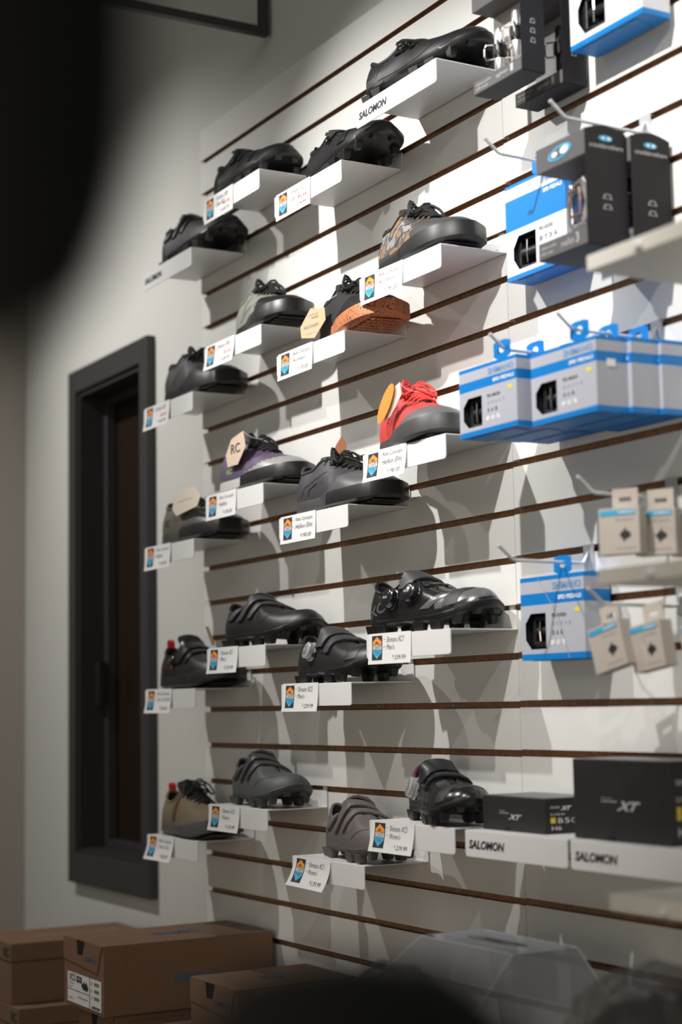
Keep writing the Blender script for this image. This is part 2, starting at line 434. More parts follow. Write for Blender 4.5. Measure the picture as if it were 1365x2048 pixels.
class Shoe:
    def __init__(s, loc, yaw, L, label, cat='shoe', hs=1.0, sp=.014, z0=.020, group='shoes on display on the slatwall shelves', roll=0.0):
        s.L = L; s.hs = hs; s.sp = sp; s.z0 = z0
        c, sn = cos(yaw), sin(yaw)
        s.e = empty('cycling_shoe', loc, yaw, label, cat, group)
    def upper(s, m, m2=None, overlay=None, collar=None, lining=None, n=5, K=16, box=1.0, ank=1.0):
        L = s.L; F = crom([(f[0], f[1], h) for f, g, h in FULL], n)
        up = lambda g: (g[0], g[1], g[2] * (ank if .1 < g[0] < .34 else (1 + (ank - 1) * .45 if g[0] < .40 else 1)))
        G = crom([up(g) for f, g, h in FULL], n)
        N = len(F); vs = []; fs = []; mi = []
        for i in range(N):
            fx, fy, hb = F[i]; gx, gy, gh = G[i]
            zs = s.z0 + spring(fx, s.sp)
            f = Vector((fx * L, fy * L, zs - .004)); g = Vector((gx * L, gy * L, gh * s.hs + spring(gx, s.sp)))
            hb = hb * s.hs * (box if fx > .38 else 1.0); D = (Vector((g.x, g.y)) - Vector((f.x, f.y))).length
            db = min(D, .030 if D > .04 else D)
            H = g.z - f.z
            for k in range(K + 1):
                t = k / K
                if D > .035:
                    d = D * t ** 2.0
                    q = min(1.0, d / db)
                    z = hb * (1 - (1 - q) ** 2.1) ** (1 / 2.1) + (H - hb) * (d / D) ** 1.1
                    z = min(z, H * 1.0 + .0) if t > .98 else z
                else:
                    d = D * (t ** 1.6)
                    z = H * (t ** .95)
                    d += -.0035 * sin(pi * t)          # belly of the side wall
                p = f.lerp(g, d / D if D else 0); p.z = f.z + z
                vs.append(p)
        mb = MB(); 
        for i in range(N):
            j = (i + 1) % N
            for k in range(K):
                a, b, c, d = i * (K + 1) + k, j * (K + 1) + k, j * (K + 1) + k + 1, i * (K + 1) + k + 1
                fs.append((a, b, c, d))
                ctr = (vs[a] + vs[b] + vs[c] + vs[d]) / 4
                mi.append(1 if (overlay and overlay(ctr.x / L, ctr.y / L, ctr.z - spring(ctr.x / L, s.sp))) else 0)
        for f_, k_ in zip(fs, mi): mb.f.append(list(f_)); mb.m.append(k_)
        mb.v = [tuple(v) for v in vs]
        s.upper_o = mb.build('upper', [m, m2 or m], s.e, smooth=True, angle=80)
        s.rim = [Vector((g[0] * L, g[1] * L, g[2] * s.hs + spring(g[0], s.sp))) for g in G]
        s.vs = vs; s.fs = fs
        # lining: down from the rim to the footbed
        lin = MB(); R = s.rim; c = Vector((.24 * L, 0, .032)); lv = []
        for p in R: lv.append(p)
        for p in R: q = p.copy(); q.y *= .80; q.z -= .012; q.x += (c.x - q.x) * .05; lv.append(q)
        for p in R: q = p.copy(); q.y *= .78; q.z = .030 + .3 * (p.z - .03) * (1 if p.x > .36 * L else .2); q.x += (c.x - q.x) * .08; lv.append(q)
        lf = []
        for r_ in range(2):
            for i in range(N): j = (i + 1) % N; lf.append((r_ * N + i, r_ * N + j, (r_ + 1) * N + j, (r_ + 1) * N + i))
        lv.append(c); ci = len(lv) - 1
        for i in range(N): lf.append((2 * N + i, 2 * N + (i + 1) % N, ci))
        lin.add(lv, lf); lin.build('lining', lining or M_lin, s.e, smooth=True)
        # padded collar: tube along the rear of the rim
        idx = [i for i in range(N) if R[i].x < .40 * L]
        idx.sort(key=lambda i: i)
        pts = [R[i] for i in idx]
        cb = MB().tube([p + Vector((0, 0, -.0005)) for p in pts], .0032, 8)
        cb.build('padded_collar', collar or m, s.e, smooth=True)
        s.tongue_v = []
        return s
    def tongue(s, m, lift=.0, tip=.0):
        L = s.L; hs = s.hs
        P = [(.675, .064, .008), (.60, .072, .012), (.52, .080, .017), (.45, .088, .021), (.39, .095, .024), (.35, .101 + lift, .026), (.325, .106 + lift + tip, .024)]
        vs = []; n = 7
        for off in (0, -.005):
            for (x, z, w) in P:
                for k in range(n):
                    a = (k / (n - 1) - .5) * 2
                    vs.append(Vector((x * L - (.004 if off else 0), a * w, z * hs + spring(x, s.sp) - .005 * a * a + off + .0015)))
        K = len(P) * n; fs = []
        for j in range(len(P) - 1):
            for k in range(n - 1):
                a = j * n + k; fs.append((a, a + 1, a + n + 1, a + n)); fs.append((a + K, a + n + K, a + n + 1 + K, a + 1 + K))
        for j in range(len(P) - 1):
            a = j * n; fs.append((a, a + n, a + n + K, a + K)); a = j * n + n - 1; fs.append((a, a + K, a + n + K, a + n))
        e = (len(P) - 1) * n
        for k in range(n - 1): fs.append((e + k, e + k + 1, e + k + 1 + K, e + k + K))
        MB().add(vs, fs).build('tongue', m, s.e, smooth=True, angle=70)
        s.tongue_v = vs; s.tongue_f = fs
        return s
    def bvh(s):
        vs = list(s.vs); fs = [list(f) for f in s.fs]
        if s.tongue_v:
            b = len(vs); vs += s.tongue_v; fs += [[i + b for i in f] for f in s.tongue_f]
        s.tree = BVHTree.FromPolygons(vs, fs)
    def drape(s, x, phi, off=.002):
        """point on the shoe at length fraction x and angle phi from the top (degrees, + = outer side)"""
        if not hasattr(s, 'tree'): s.bvh()
        c = Vector((x * s.L, 0, .030 + spring(x, s.sp))); a = radians(phi)
        d = Vector((0, -sin(a), cos(a)))
        loc, nor, i, dist = s.tree.ray_cast(c + d * .25, -d, .245)
        if loc is None: loc = c + d * .045; nor = d
        if nor.dot(d) < 0: nor = -nor
        return loc + nor * off, nor
    def outsole(s, m, m2=None, split=None, thick=.020, rand=lambda x: 0.0, flare=.004, name='outsole', groove=False, arch=0.0, inset=.97):
        L = s.L; n = 5; F = crom([(f[0], f[1], 0) for f, g, h in FULL], n); N = len(F)
        c = Vector((.5, 0)); vs = []; fs = []; mi = []
        def ring(exp, zfun):
            out = []
            for p in F:
                q = Vector((p[0] - .5, p[1])); l = q.length; q = q * ((l * L + exp) / (l * L))
                out.append(Vector(((q.x + .5) * L, q.y * L, zfun(p[0]))))
            return out
        ar = lambda x: arch * max(0, sin(pi * (x - .18) / .34)) if .18 < x < .52 else 0
        R = [ring(-.014, lambda x: .0022 + spring(x, s.sp * 1.25) + ar(x)), ring(-.006, lambda x: .0028 + spring(x, s.sp * 1.3) + ar(x)), ring(-.0005, lambda x: .0055 + spring(x, s.sp * 1.4) + ar(x)), ring(flare, lambda x: thick * .3 + spring(x, s.sp * 1.1) + ar(x) * .5),
             ring(flare * .7, lambda x: thick - .0012 + rand(x) + spring(x, s.sp)), ring(flare * .4, lambda x: thick + rand(x) + spring(x, s.sp)), ring(-.004, lambda x: thick + rand(x) - .0003 + spring(x, s.sp))]
        for r_ in R: vs += r_
        for k in range(len(R) - 1):
            for i in range(N):
                j = (i + 1) % N; fs.append((k * N + i, k * N + j, (k + 1) * N + j, (k + 1) * N + i))
                mi.append(1 if (split is not None and F[i][0] > split + .05 * (k - 2)) else 0)
        vs.append(Vector((.5 * L, 0, .0022 + ar(.5)))); ci = len(vs) - 1
        for i in range(N): fs.append((i, ci, (i + 1) % N)); mi.append(1 if (split is not None and F[i][0] > split) else 0)
        mb = MB(); mb.v = [tuple(v) for v in vs]; mb.f = [list(f) for f in fs]; mb.m = mi
        mb.build(name, [m, m2 or m], s.e, smooth=True, angle=38)
        return s
    def flat_tread(s, m):
        mb = MB(); L = s.L
        x = .06
        while x < .96:
            w = .085 if x < .3 else .065 + .06 * sin(pi * (x - .25) / .8)
            for k in range(-3, 4):
                y = k * w / 3.4
                z = spring(x, s.sp * 1.25) + .0022
                p = [(x * L - .005, y * L - .004, z), (x * L, y * L - .0065, z), (x * L + .005, y * L - .004, z), (x * L + .005, y * L + .004, z), (x * L, y * L + .0065, z), (x * L - .005, y * L + .004, z)]
                mb.prism(p, (0, 0, -.0019))
            x += .05
        mb.build('tread', m, s.e)
        return s
    def lugs(s, m, h=.012):
        L = s.L
        spots = [(.045, -.068), (.045, .06), (.17, -.10), (.17, .09), (.56, -.145), (.56, .12), (.71, -.155), (.71, .14), (.85, -.135), (.85, .125), (.94, -.07), (.94, .06)]
        for (x, y) in spots:
            zt = .016 + spring(x, s.sp * 1.25); zb = zt - h - .003 if x < .9 else zt - h * .8
            zb = max(zb, .0002 + (spring(x, s.sp) * .55 if x > .7 else 0))
            cx, cy = x * L, y * L; a, b = (.013, .008) if x < .8 else (.0075, .008); sgn = 1 if y > 0 else -1
            top = [(cx - a, cy - b, zt), (cx + a, cy - b, zt), (cx + a, cy + b, zt), (cx - a, cy + b, zt)]
            k = .72
            bot = [(cx - a * k, cy - b * k, zb), (cx + a * k, cy - b * k, zb), (cx + a * k, cy + b * k, zb), (cx - a * k, cy + b * k, zb)]
            MB().add(top + bot, [(0, 1, 2, 3), (7, 6, 5, 4), (0, 4, 5, 1), (1, 5, 6, 2), (2, 6, 7, 3), (3, 7, 4, 0)]).build('lug', m, s.e, bevel=.0012)
        return s
    def strap(s, m, x, w, p0, p1, skew=0.0, th=.0036, off=.001, name='strap', taper=True, lift=0.0):
        n = 18; q = 4; vs = []
        for lay in (off, off + th):
            for i in range(n + 1):
                t = i / n; ph = p0 + (p1 - p0) * t
                ww = w * (1 - .25 * (1 - t) ** 3 if taper else 1)
                for k in range(q + 1):
                    xx = x + skew * t + (k / q - .5) * ww
                    e = .0009 if (k in (0, q)) and lay > off else 0
                    p, nn = s.drape(xx, ph, lay - e + lift * sin(pi * t))
                    vs.append(p)
        # smooth the draped rows so that a strap bridges the hollows
        for lay in range(2):
            for it in range(4):
                for i in range(1, n):
                    for k in range(q + 1):
                        a = lay * (n + 1) * (q + 1) + i * (q + 1) + k
                        mid = (vs[a - q - 1] + vs[a + q + 1]) / 2
                        c = Vector((mid.x, 0, .03))
                        if (mid - c).length > (vs[a] - c).length: vs[a] = vs[a].lerp(mid, .8)
        K = (n + 1) * (q + 1); fs = []
        for i in range(n):
            for k in range(q):
                a = i * (q + 1) + k; fs += [(a, a + 1, a + q + 2, a + q + 1), (a + K, a + q + 1 + K, a + q + 2 + K, a + 1 + K)]
            for k in (0, q):
                a = i * (q + 1) + k; fs.append((a, a + q + 1, a + q + 1 + K, a + K))
        for i in (0, n):
            for k in range(q): a = i * (q + 1) + k; fs.append((a, a + 1, a + 1 + K, a + K))
        return MB().add(vs, fs).build(name, m, s.e, smooth=True, angle=50)
    def dial(s, x, phi, r=.0115, h=.009, mrim=None, mcap=None, name='dial'):
        p, n = s.drape(x, phi, .0015)
        M = Matrix.Translation(p) @ n.to_track_quat('Z', 'Y').to_matrix().to_4x4()
        mb = MB(); mb.lathe([(r * 1.15, -.003), (r * 1.15, .001), (r * .9, .002), (r, .003), (r, h - .001), (r * .9, h), (r * .7, h + .0006)], 30, 0, M)
        for k in range(20):
            a = 2 * pi * k / 20
            mb.box(0, 0, 0, 0, 0, 0) if False else None
        d = mb.build(name, mrim or M_gloss, s.e, smooth=True, angle=35)
        c = MB().lathe([(r * .62, h), (r * .62, h + .0012), (r * .5, h + .0016)], 24, 0, M); c.build('dial_cap', mcap or M_gloss, d, smooth=True, angle=35)
        lt = MB(); fn = lambda u, v: M @ Vector((u, v, h + .0019))
        put_text(lt, 'BOA', fn, -r * .36, r * .36, -r * .13, r * .13, 0, .02)
        lt.build('dial_lettering', M_silverink, d)
        return d
    def lace(s, m, rows=6, r=.0021, bow=True, x0=.64, x1=.385, eyelets=None, name='lace', seed=1):
        rnd = random.Random(seed); mb = MB(); ey = MB()
        xs = [x0 + (x1 - x0) * k / (rows - 1) for k in range(rows)]
        L = s.L
        def side(x, sg, extra=.006):
            w = .010 + (.64 - x) / .26 * .011 + extra
            z = s.tree_z(x, sg * w)
            return Vector((x * L, sg * w, z + .0018))
        for k, x in enumerate(xs):
            for (xa, xb) in (((x, x),) if k == 0 else ((xs[k - 1], x), )):
                for sg in ((1, -1) if k else (1,)):
                    a = side(xa, -sg); b = side(xb, sg)
                    top = s.tree_z((xa + xb) / 2, 0) + .0045 + (.001 if sg > 0 else .0025)
                    pts = []
                    for q in range(9):
                        t = q / 8; p = a.lerp(b, t); hgt = 4 * t * (1 - t)
                        p.z = a.z * (1 - t) + b.z * t + (top - (a.z + b.z) / 2) * hgt + .001
                        p.x += sin(t * pi) * rnd.uniform(-.001, .001)
                        pts.append(p)
                    mb.tube(pts, r, 7, flat=.7)
            for sg in (1, -1):
                e = side(x, sg, .0075); n = Vector((0, sg * .75, .66))
                M = Matrix.Translation(e) @ n.to_track_quat('Z', 'Y').to_matrix().to_4x4()
                ey.lathe([(.0026, -.001), (.0028, .0006), (.0016, .0010)], 10, 0, M)
        if bow:
            k0 = Vector((xs[-1] * L + .006, 0, s.tree_z(xs[-1], 0) + .007))
            mb.tube([k0 + Vector((.002 * cos(a) * 2, .004 * sin(a), .002 * sin(a * 2))) for a in [2 * pi * i / 10 for i in range(10)]], r * 1.3, 7, closed=True)
            for sg in (1, -1):
                for (lx, ly, lz) in ((.034, .030, .004), (.016, .024, .010)):
                    j = rnd.uniform(.85, 1.15); pts = []
                    for q in range(13):
                        a = 2 * pi * q / 12
                        u = (1 - cos(a)) / 2
                        pts.append(k0 + Vector((lx * u * j - .004 * sin(a), sg * (ly * u + .006 * sin(a)), lz * sin(pi * u) * j + .006 * sin(a) - .018 * u * u)))
                    mb.tube(pts, r * .9, 7)
                e = [k0 + Vector((.012 * t * 2, sg * (.018 * t * 1.8), -.022 * t * t + .006 * sin(t * 3))) for t in [i / 8 for i in range(9)]]
                mb.tube(e, r * .9, 7)
        mb.build(name, m, s.e, smooth=True, angle=80)
        if eyelets: ey.build('eyelets', eyelets, s.e, smooth=True)
        return s
    def tree_z(s, x, y):
        if not hasattr(s, 'tree'): s.bvh()
        loc, n, i, d = s.tree.ray_cast(Vector((x * s.L, y, .3)), Vector((0, 0, -1)), .3)
        return loc.z if loc else .07 * s.hs
    def dots(s, m, rows, name='perforations', r=.0009, disc=6):
        mb = MB()
        for (xa, pa, xb, pb, n) in rows:
            for k in range(n):
                t = k / max(1, n - 1); p, nn = s.drape(xa + (xb - xa) * t, pa + (pb - pa) * t, .0004)
                M = Matrix.Translation(p) @ nn.to_track_quat('Z', 'Y').to_matrix().to_4x4()
                mb.lathe([(r, -.0006), (r * .9, .0002)], disc, 0, M)
        mb.build(name, m, s.e)
        return s
    def seam(s, m, pts, r=.0007, name='stitched_seam'):
        """pts: (x, phi) control points"""
        q = []
        for a, b in zip(pts[:-1], pts[1:]):
            for k in range(6): t = k / 6; q.append(s.drape(a[0] + (b[0] - a[0]) * t, a[1] + (b[1] - a[1]) * t, .0001)[0])
        q.append(s.drape(pts[-1][0], pts[-1][1], .0001)[0])
        MB().tube(q, r, 5).build(name, m, s.e, smooth=True)
        return s
    def print_text(s, txt, x, phi, w, h, m, rot=0.0, bold=.02, name='printed_mark'):
        mb = MB(); c, sn = cos(rot), sin(rot)
        def fn(u, v):
            a = (u * c - v * sn); b = (u * sn + v * c)
            return s.drape(x + a / s.L, phi - math.degrees(b / .045), .0006)[0]
        put_text(mb, txt, fn, -w / 2, w / 2, -h / 2, h / 2, 0, bold)
        mb.build(name, m, s.e)
        return s
    def pull_loop(s, m, h=.02, w=.012, name='heel_pull_loop', m2=None):
        p = Vector((.033 * s.L, 0, .093 * s.hs - .004)); r = []
        mb = MB()
        a = [p + Vector((-.003, 0, 0)), p + Vector((-.005, 0, h * .7)), p + Vector((0, 0, h)), p + Vector((.005, 0, h * .7)), p + Vector((.006, 0, 0))]
        vs = []
        for q in a:
            vs += [q + Vector((0, -w / 2, 0)), q + Vector((0, w / 2, 0)), q + Vector((.0015, w / 2, 0)), q + Vector((.0015, -w / 2, 0))]
        fs = []
        for i in range(4):
            for k in range(4): fs.append((i * 4 + k, i * 4 + (k + 1) % 4, (i + 1) * 4 + (k + 1) % 4, (i + 1) * 4 + k))
        mb.add(vs, fs); mb.build(name, m, s.e)
        return s

def hang_tag(sh, pts, m, label=None, th=.0008, txt=None, tm=None, string_to=None, border=False):
    """pts in world coordinates (z in grid frame): a stiff swing tag tied to the shoe"""
    e = sh.e; Mi = (Matrix.Translation(e.location) @ Matrix.Rotation(e.rotation_euler.z, 4, 'Z')).inverted()
    W = [Vector((p[0], p[1], p[2] + ZO)) for p in pts]
    mb = MB().prism([Mi @ p for p in W], Mi.to_3x3() @ Vector((0, th, 0)))
    o = mb.build('swing_tag', m, e)
    if label: o['label'] = label
    if txt:
        c = sum(W, Vector()) / len(W); lt = MB()
        for (t, du, dv, w, h, rot) in txt:
            def fn(u, v): return Mi @ (c + Vector((du + u * cos(rot) - v * sin(rot), -.0006, dv + u * sin(rot) + v * cos(rot))))
            put_text(lt, t, fn, -w / 2, w / 2, -h / 2, h / 2, 0, .015)
        lt.build('tag_lettering', tm or M_ink, o)
    if string_to:
        a = max(W, key=lambda p: p.z); b = Vector((string_to[0], string_to[1], string_to[2] + ZO))
        ps = [Mi @ (a.lerp(b, t) + Vector((0, -.004 * sin(pi * t), -.004 * sin(pi * t)))) for t in [i / 6 for i in range(7)]]
        MB().tube(ps, .0005, 5).build('tag_string', M_white, o)

M_lin = mat('black_mesh_lining', (.012, .012, .013), .9)
M_gloss = mat('gloss_black_plastic', (.012, .012, .013), .18, coat=.5)
M_bsy = mat('black_synthetic', (.012, .012, .0135), .42, bump=.15, bscale=900)
M_bsy2 = mat('black_satin_synthetic', (.012, .013, .0145), .33, bump=.05, bscale=500)
M_bru = mat('black_rubber', (.011, .011, .012), .48, bump=.1, bscale=400)
M_brs = mat('smooth_black_rubber', (.009, .009, .0095), .40)
M_char = mat('charcoal_synthetic', (.040, .040, .044), .55, bump=.15, bscale=900)
M_char2 = mat('charcoal_toe_overlay', (.085, .085, .088), .38)
M_strap = mat('black_strap', (.042, .042, .045), .5, bump=.1, bscale=700)
M_blace = mat('black_lace', (.010, .010, .011), .75, bump=.3, bscale=1200)
M_kni = mat('black_woven_mesh', (.017, .017, .018), .85, bump=.5, bscale=1500)
M_purple = mat('purple_synthetic', (.105, .075, .135), .55, bump=.15, bscale=900)
M_silv = mat('pale_silver_overlay', (.32, .32, .31), .35)
M_lgrey = mat('light_grey_rubber', (.46, .46, .43), .55)
M_red = mat('red_synthetic', (.56, .055, .050), .5, bump=.12, bscale=900)
M_rlace = mat('red_lace', (.72, .05, .045), .7, bump=.3, bscale=1200)
M_rgrey = mat('grey_toe_overlay', (.12, .12, .125), .42)
M_olive = mat('olive_synthetic', (.115, .108, .075), .6, bump=.15, bscale=900)
M_olive2 = mat('olive_tan_canvas', (.17, .135, .085), .75, bump=.25, bscale=900)
M_sage = mat('sage_grey_synthetic', (.20, .205, .175), .6, bump=.15, bscale=900)
M_mgrey = mat('taupe_grey_synthetic', (.115, .100, .098), .6, bump=.1, bscale=600)
M_dgrey = mat('slate_grey_synthetic', (.075, .080, .082), .55, bump=.1, bscale=600)
M_gr_ru = mat('dark_grey_rubber', (.050, .048, .050), .5, bump=.1, bscale=400)
M_brace = mat('brown_grey_rubber', (.085, .076, .072), .6, bump=.1, bscale=400)
M_wine = mat('wine_lining', (.10, .012, .045), .8)
M_tan = mat('kraft_swing_tag', (.70, .48, .30), .6)
M_pink = mat('pale_kraft_swing_tag', (.72, .56, .45), .6)
M_creamt = mat('cream_swing_tag', (.78, .70, .60), .6)
M_oran = mat('orange_swing_tag', (.85, .30, .06), .5)
M_brown = mat('brown_swing_tag', (.30, .12, .05), .6)
M_brass = mat('brass_eyelet', (.55, .38, .22), .3, metal=.8)
M_redpull = mat('red_webbing', (.65, .03, .03), .6)
M_refl = mat('grey_reflective_print', (.09, .09, .094), .35)
M_camo = ramp_mat('camouflage_fabric', [(0.0, (.24, .13, .055)), (.44, (.055, .050, .055)), (.50, (.24, .225, .22)), (.545, (.085, .08, .08)), (.60, (.25, .14, .06))], 15.0, .75)
M_gum = ramp_mat('speckled_gum_rubber', [(0.0, (.05, .02, .012)), (.37, (.48, .17, .065)), (.5, (.50, .18, .07))], 260.0, .5, detail=1.0)
M_xcg = mat('glossy_black_upper', (.011, .011, .0125), .24, coat=.35, bump=.05, bscale=300)
M_clr = mat('clear_grey_dial', (.36, .36, .37), .15, coat=.6)
M_toes = mat('silver_black_toe_guard', (.20, .20, .205), .25, metal=.5)

def foot(xc, n, yaw, L):
    a = radians(yaw); zd = -(n * S + .033) + ZO
    return (xc - .016 - cos(a) * L / 2, -.073 - sin(a) * L / 2, zd), a

def toe_overlay(x, y, z): return z < .036 + min(.03, max(0, (x - .50)) * .16) and x > .48
def add_lace_shoe(xc, n, yaw, L, label, m, sole, sole2=None, split=None, overlay=None, mo=None, lace=None, tong=None, eyel=None, rand=None, hs=1.0, perf=True, collar=None, bow=True, seed=1, lining=None, thick=.025, tl=.0):
    loc, a = foot(xc, n, yaw, L)
    s = Shoe(loc, a, L, label, hs=hs, z0=thick - .001, sp=.006)
    s.upper(m, mo or m, overlay, collar=collar or m, lining=lining, box=.68, ank=1.17)
    s.tongue(tong or m, tl)
    rd = rand or (lambda x: .006 * min(1, max(0, (x - .40) / .07)) + .004 * max(0, x - .5))
    s.outsole(sole, sole2, split, thick=thick, rand=rd, flare=.0035)
    s.flat_tread(sole2 or sole)
    s.lace(lace or M_blace, 6, .0028, bow=bow, eyelets=eyel or M_chrome, seed=seed)
    if perf:
        rows = [(.47, 42 + 5 * k, .62, 36 + 5 * k, 8) for k in range(4)] + [(.30, 52 + 5 * k, .42, 50 + 5 * k, 6) for k in range(4)]
        s.dots(M_blk, rows)
    return s

SH = {}
# --- lace-up flat pedal shoes
s = add_lace_shoe(1.064, 6, -5, .29, 'camouflage and black high-tongued lace shoe, topmost lace-up, beside the pedal boxes', M_camo, M_bru, overlay=lambda x, y, z: z < .031 or x > .60 or (x > .36 and abs(y) < .10 and z > .070), mo=M_gr_ru, tong=M_kni, eyel=M_brass, perf=False, hs=.97, tl=.006, collar=M_kni, seed=3)
s.seam(M_blk, [(.40, 40), (.5, 42), (.62, 30), (.68, 0)]); s.seam(M_blk, [(.36, 80), (.45, 62), (.60, 60)]); s.pull_loop(M_kni, .012, .008)
s = add_lace_shoe(0.838, 7, -7, .28, 'black woven lace shoe with speckled orange gum sole and a tan hexagonal tag', M_kni, M_bru, M_gum, .33, tong=M_kni, perf=False, hs=.97, tl=.004, overlay=lambda x, y, z: z < .040 + max(0, x - .5) * .2 and x > .5, mo=M_brs, seed=4)
hang_tag(s, [(.720, -.118, -.499), (.774, -.118, -.507), (.777, -.118, -.530), (.735, -.118, -.555), (.685, -.118, -.546), (.682, -.118, -.525)], M_tan, 'tan six-sided tag', txt=[('RIDE CONCEPTS', -.004, -.004, .055, .006, -.05), ('powered by', .004, .016, .035, .004, -.05), ('women', .008, .010, .025, .004, -.05), ('designed for riders', -.006, -.017, .04, .003, -.05)], tm=M_greyink, string_to=(.79, -.095, -.482))
s = add_lace_shoe(0.493, 6, -6, .28, 'pale sage grey lace shoe with thick black sole, second shelf down on the GR5 card column', M_sage, M_brs, overlay=lambda x, y, z: x > .60 and z < .06, mo=M_brs, perf=False, hs=.95, seed=5)
s.e['label'] = 'pale sage grey lace shoe with a thick black sole, left of the gum-soled shoe'
s.seam(M_blk, [(.30, 70), (.36, 45), (.44, 35)]); s.seam(M_blk, [(.25, 85), (.38, 66), (.6, 60), (.72, 50)])
s = add_lace_shoe(0.175, 7, 3, .28, 'plain black lace shoe beside the upper right corner of the window frame', M_char, M_brs, perf=False, hs=.98, seed=6, overlay=toe_overlay, mo=M_bsy)
s.seam(M_blk, [(.26, 85), (.33, 60), (.42, 40)])
s = add_lace_shoe(1.027, 10, -12, .28, 'red lace shoe with grey toe, red laces and a round orange tag', M_red, M_gr_ru, overlay=lambda x, y, z: z < .030 + max(0, x - .55) * .09 and x > .50, mo=M_rgrey, lace=M_rlace, tong=mat('dark_grey_tongue', (.05, .05, .052), .7), collar=M_lin, hs=1.04, seed=7)
s.seam(M_blk, [(.30, 88), (.30, 62), (.36, 48), (.46, 38)])
hang_tag(s, [(1.000, -.126, -.722), (1.012, -.126, -.698), (1.037, -.126, -.690), (1.042, -.126, -.711), (1.006, -.126, -.742), (.985, -.126, -.748)], M_creamt, 'cream card of the tag', string_to=(1.045, -.095, -.705))
hang_tag(s, [(.965 + .034 + .0135 * cos(t) + .024 * sin(t), -.131, -.720 + .030 * sin(t) - .006 * cos(t)) for t in [2 * pi * k / 18 for k in range(18)]], M_oran, 'round orange tag')
s = add_lace_shoe(0.456, 11 - 1, 4, .285, 'purple lace shoe with silver toe panel, light grey heel sole and a pale tag', M_purple, M_lgrey, M_brs, .40, overlay=lambda x, y, z: z < .032 + max(0, x - .52) * .06 and x > .46, mo=M_silv, hs=.98, seed=8)
s.print_text('RC', .25, 72, .022, .011, mat('lime_print', (.25, .55, .06), .6))
hang_tag(s, [(.432, -.124, -.686), (.452, -.124, -.683), (.462, -.124, -.714), (.427, -.124, -.745), (.382, -.124, -.745), (.373, -.124, -.721), (.399, -.124, -.692)], M_pink, 'pale six-sided tag', txt=[('RC', 0, .0, .040, .019, .0)], tm=mat('tag_brown_ink', (.10, .075, .065), .7), string_to=(.470, -.090, -.700))
s = add_lace_shoe(0.786, 11, 4, .29, 'charcoal lace shoe with a brown tag standing up behind its laces', M_char, M_gr_ru, M_brs, .46, overlay=toe_overlay, mo=M_char2, hs=.97, seed=9)
s.seam(M_blk, [(.16, 86), (.20, 62), (.30, 52), (.44, 40)]); s.seam(M_blk, [(.24, 88), (.26, 70), (.34, 60)], .001)
hang_tag(s, [(.690, -.060, -.758), (.706, -.060, -.742), (.728, -.060, -.728), (.742, -.060, -.750), (.736, -.060, -.765)], M_brown, 'brown leather-coloured tag')
s = add_lace_shoe(0.165, 11, 4, .285, 'olive green lace shoe with a cream tag over its laces', M_olive, M_gr_ru, M_brs, .40, overlay=lambda x, y, z: z < .033 + max(0, x - .46) * .10 and x > .44, mo=M_char2, hs=.98, seed=10, bow=False)
s.print_text('RC', .20, 66, .020, .018, mat('dark_olive_print', (.03, .03, .02), .6))
hang_tag(s, [(.116, -.126, -.800), (.127, -.126, -.776), (.170, -.126, -.762), (.232, -.126, -.765), (.258, -.126, -.786), (.241, -.126, -.806), (.136, -.126, -.816)], M_creamt, 'cream six-sided tag', txt=[('designed for riders', 0, .0, .07, .003, .02)], tm=M_greyink)

# --- stiff-soled clip shoes
def clip_shoe(xc, n, yaw, L, label, m, sole=None, hs=.98, lining=None, collar=None, overlay=None, mo=None, sp=.020):
    loc, a = foot(xc, n, yaw, L)
    s = Shoe(loc, a, L, label, hs=hs, z0=.022, sp=sp)
    s.upper(m, mo or m, overlay, collar=collar, lining=lining, box=.88)
    s.tongue(m, -.001, -.003)
    s.outsole(sole or M_brs, thick=.022, rand=lambda x: .002 + .006 * max(0, x - .55), flare=.0015)
    # lift the plate: cut the contact pad down to lugs
    return s
_old = Shoe.outsole
def clip_outsole(s, m, m2=None, split=None, thick=.022, rand=lambda x: 0.0, flare=.0015, name='outsole', **k):
    """thin plate carried on lugs"""
    L = s.L; F = crom([(f[0], f[1], 0) for f, g, h in FULL], 5); N = len(F)
    def ring(exp, zf):
        out = []
        for p in F:
            q = Vector((p[0] - .5, p[1])); l = q.length; q = q * ((l * L + exp) / (l * L)); out.append(Vector(((q.x + .5) * L, q.y * L, zf(p[0]))))
        return out
    ar = lambda x: .004 * sin(pi * (x - .15) / .35) if .15 < x < .5 else 0
    R = [ring(-.012, lambda x: .012 + spring(x, s.sp) + ar(x)), ring(-.002, lambda x: .0135 + spring(x, s.sp) + ar(x)), ring(flare, lambda x: .018 + spring(x, s.sp)), ring(flare + .0008, lambda x: thick - .001 + rand(x) + spring(x, s.sp)), ring(-.002, lambda x: thick + .001 + rand(x) + spring(x, s.sp))]
    vs = []; fs = []
    for r_ in R: vs += r_
    for k in range(len(R) - 1):
        for i in range(N): j = (i + 1) % N; fs.append((k * N + i, k * N + j, (k + 1) * N + j, (k + 1) * N + i))
    vs.append(Vector((.5 * L, 0, .014))); ci = len(vs) - 1
    for i in range(N): fs.append((i, ci, (i + 1) % N))
    MB().add(vs, fs).build(name, m, s.e, smooth=True, angle=50)
    s.lugs(m)
    return s
def clip_shoe2(*a, **k):
    Shoe.outsole = clip_outsole
    s = clip_shoe(*a, **k)
    Shoe.outsole = _old
    return s
def straps3(s, m, top=True):
    if top: s.strap(m, .165, .080, 58, -52, .26, th=.0050, lift=.002)
    s.strap(m, .30, .075, 62, -50, .22, th=.0046, lift=.001)
    s.strap(m, .43, .060, 60, -50, .16, th=.0042)
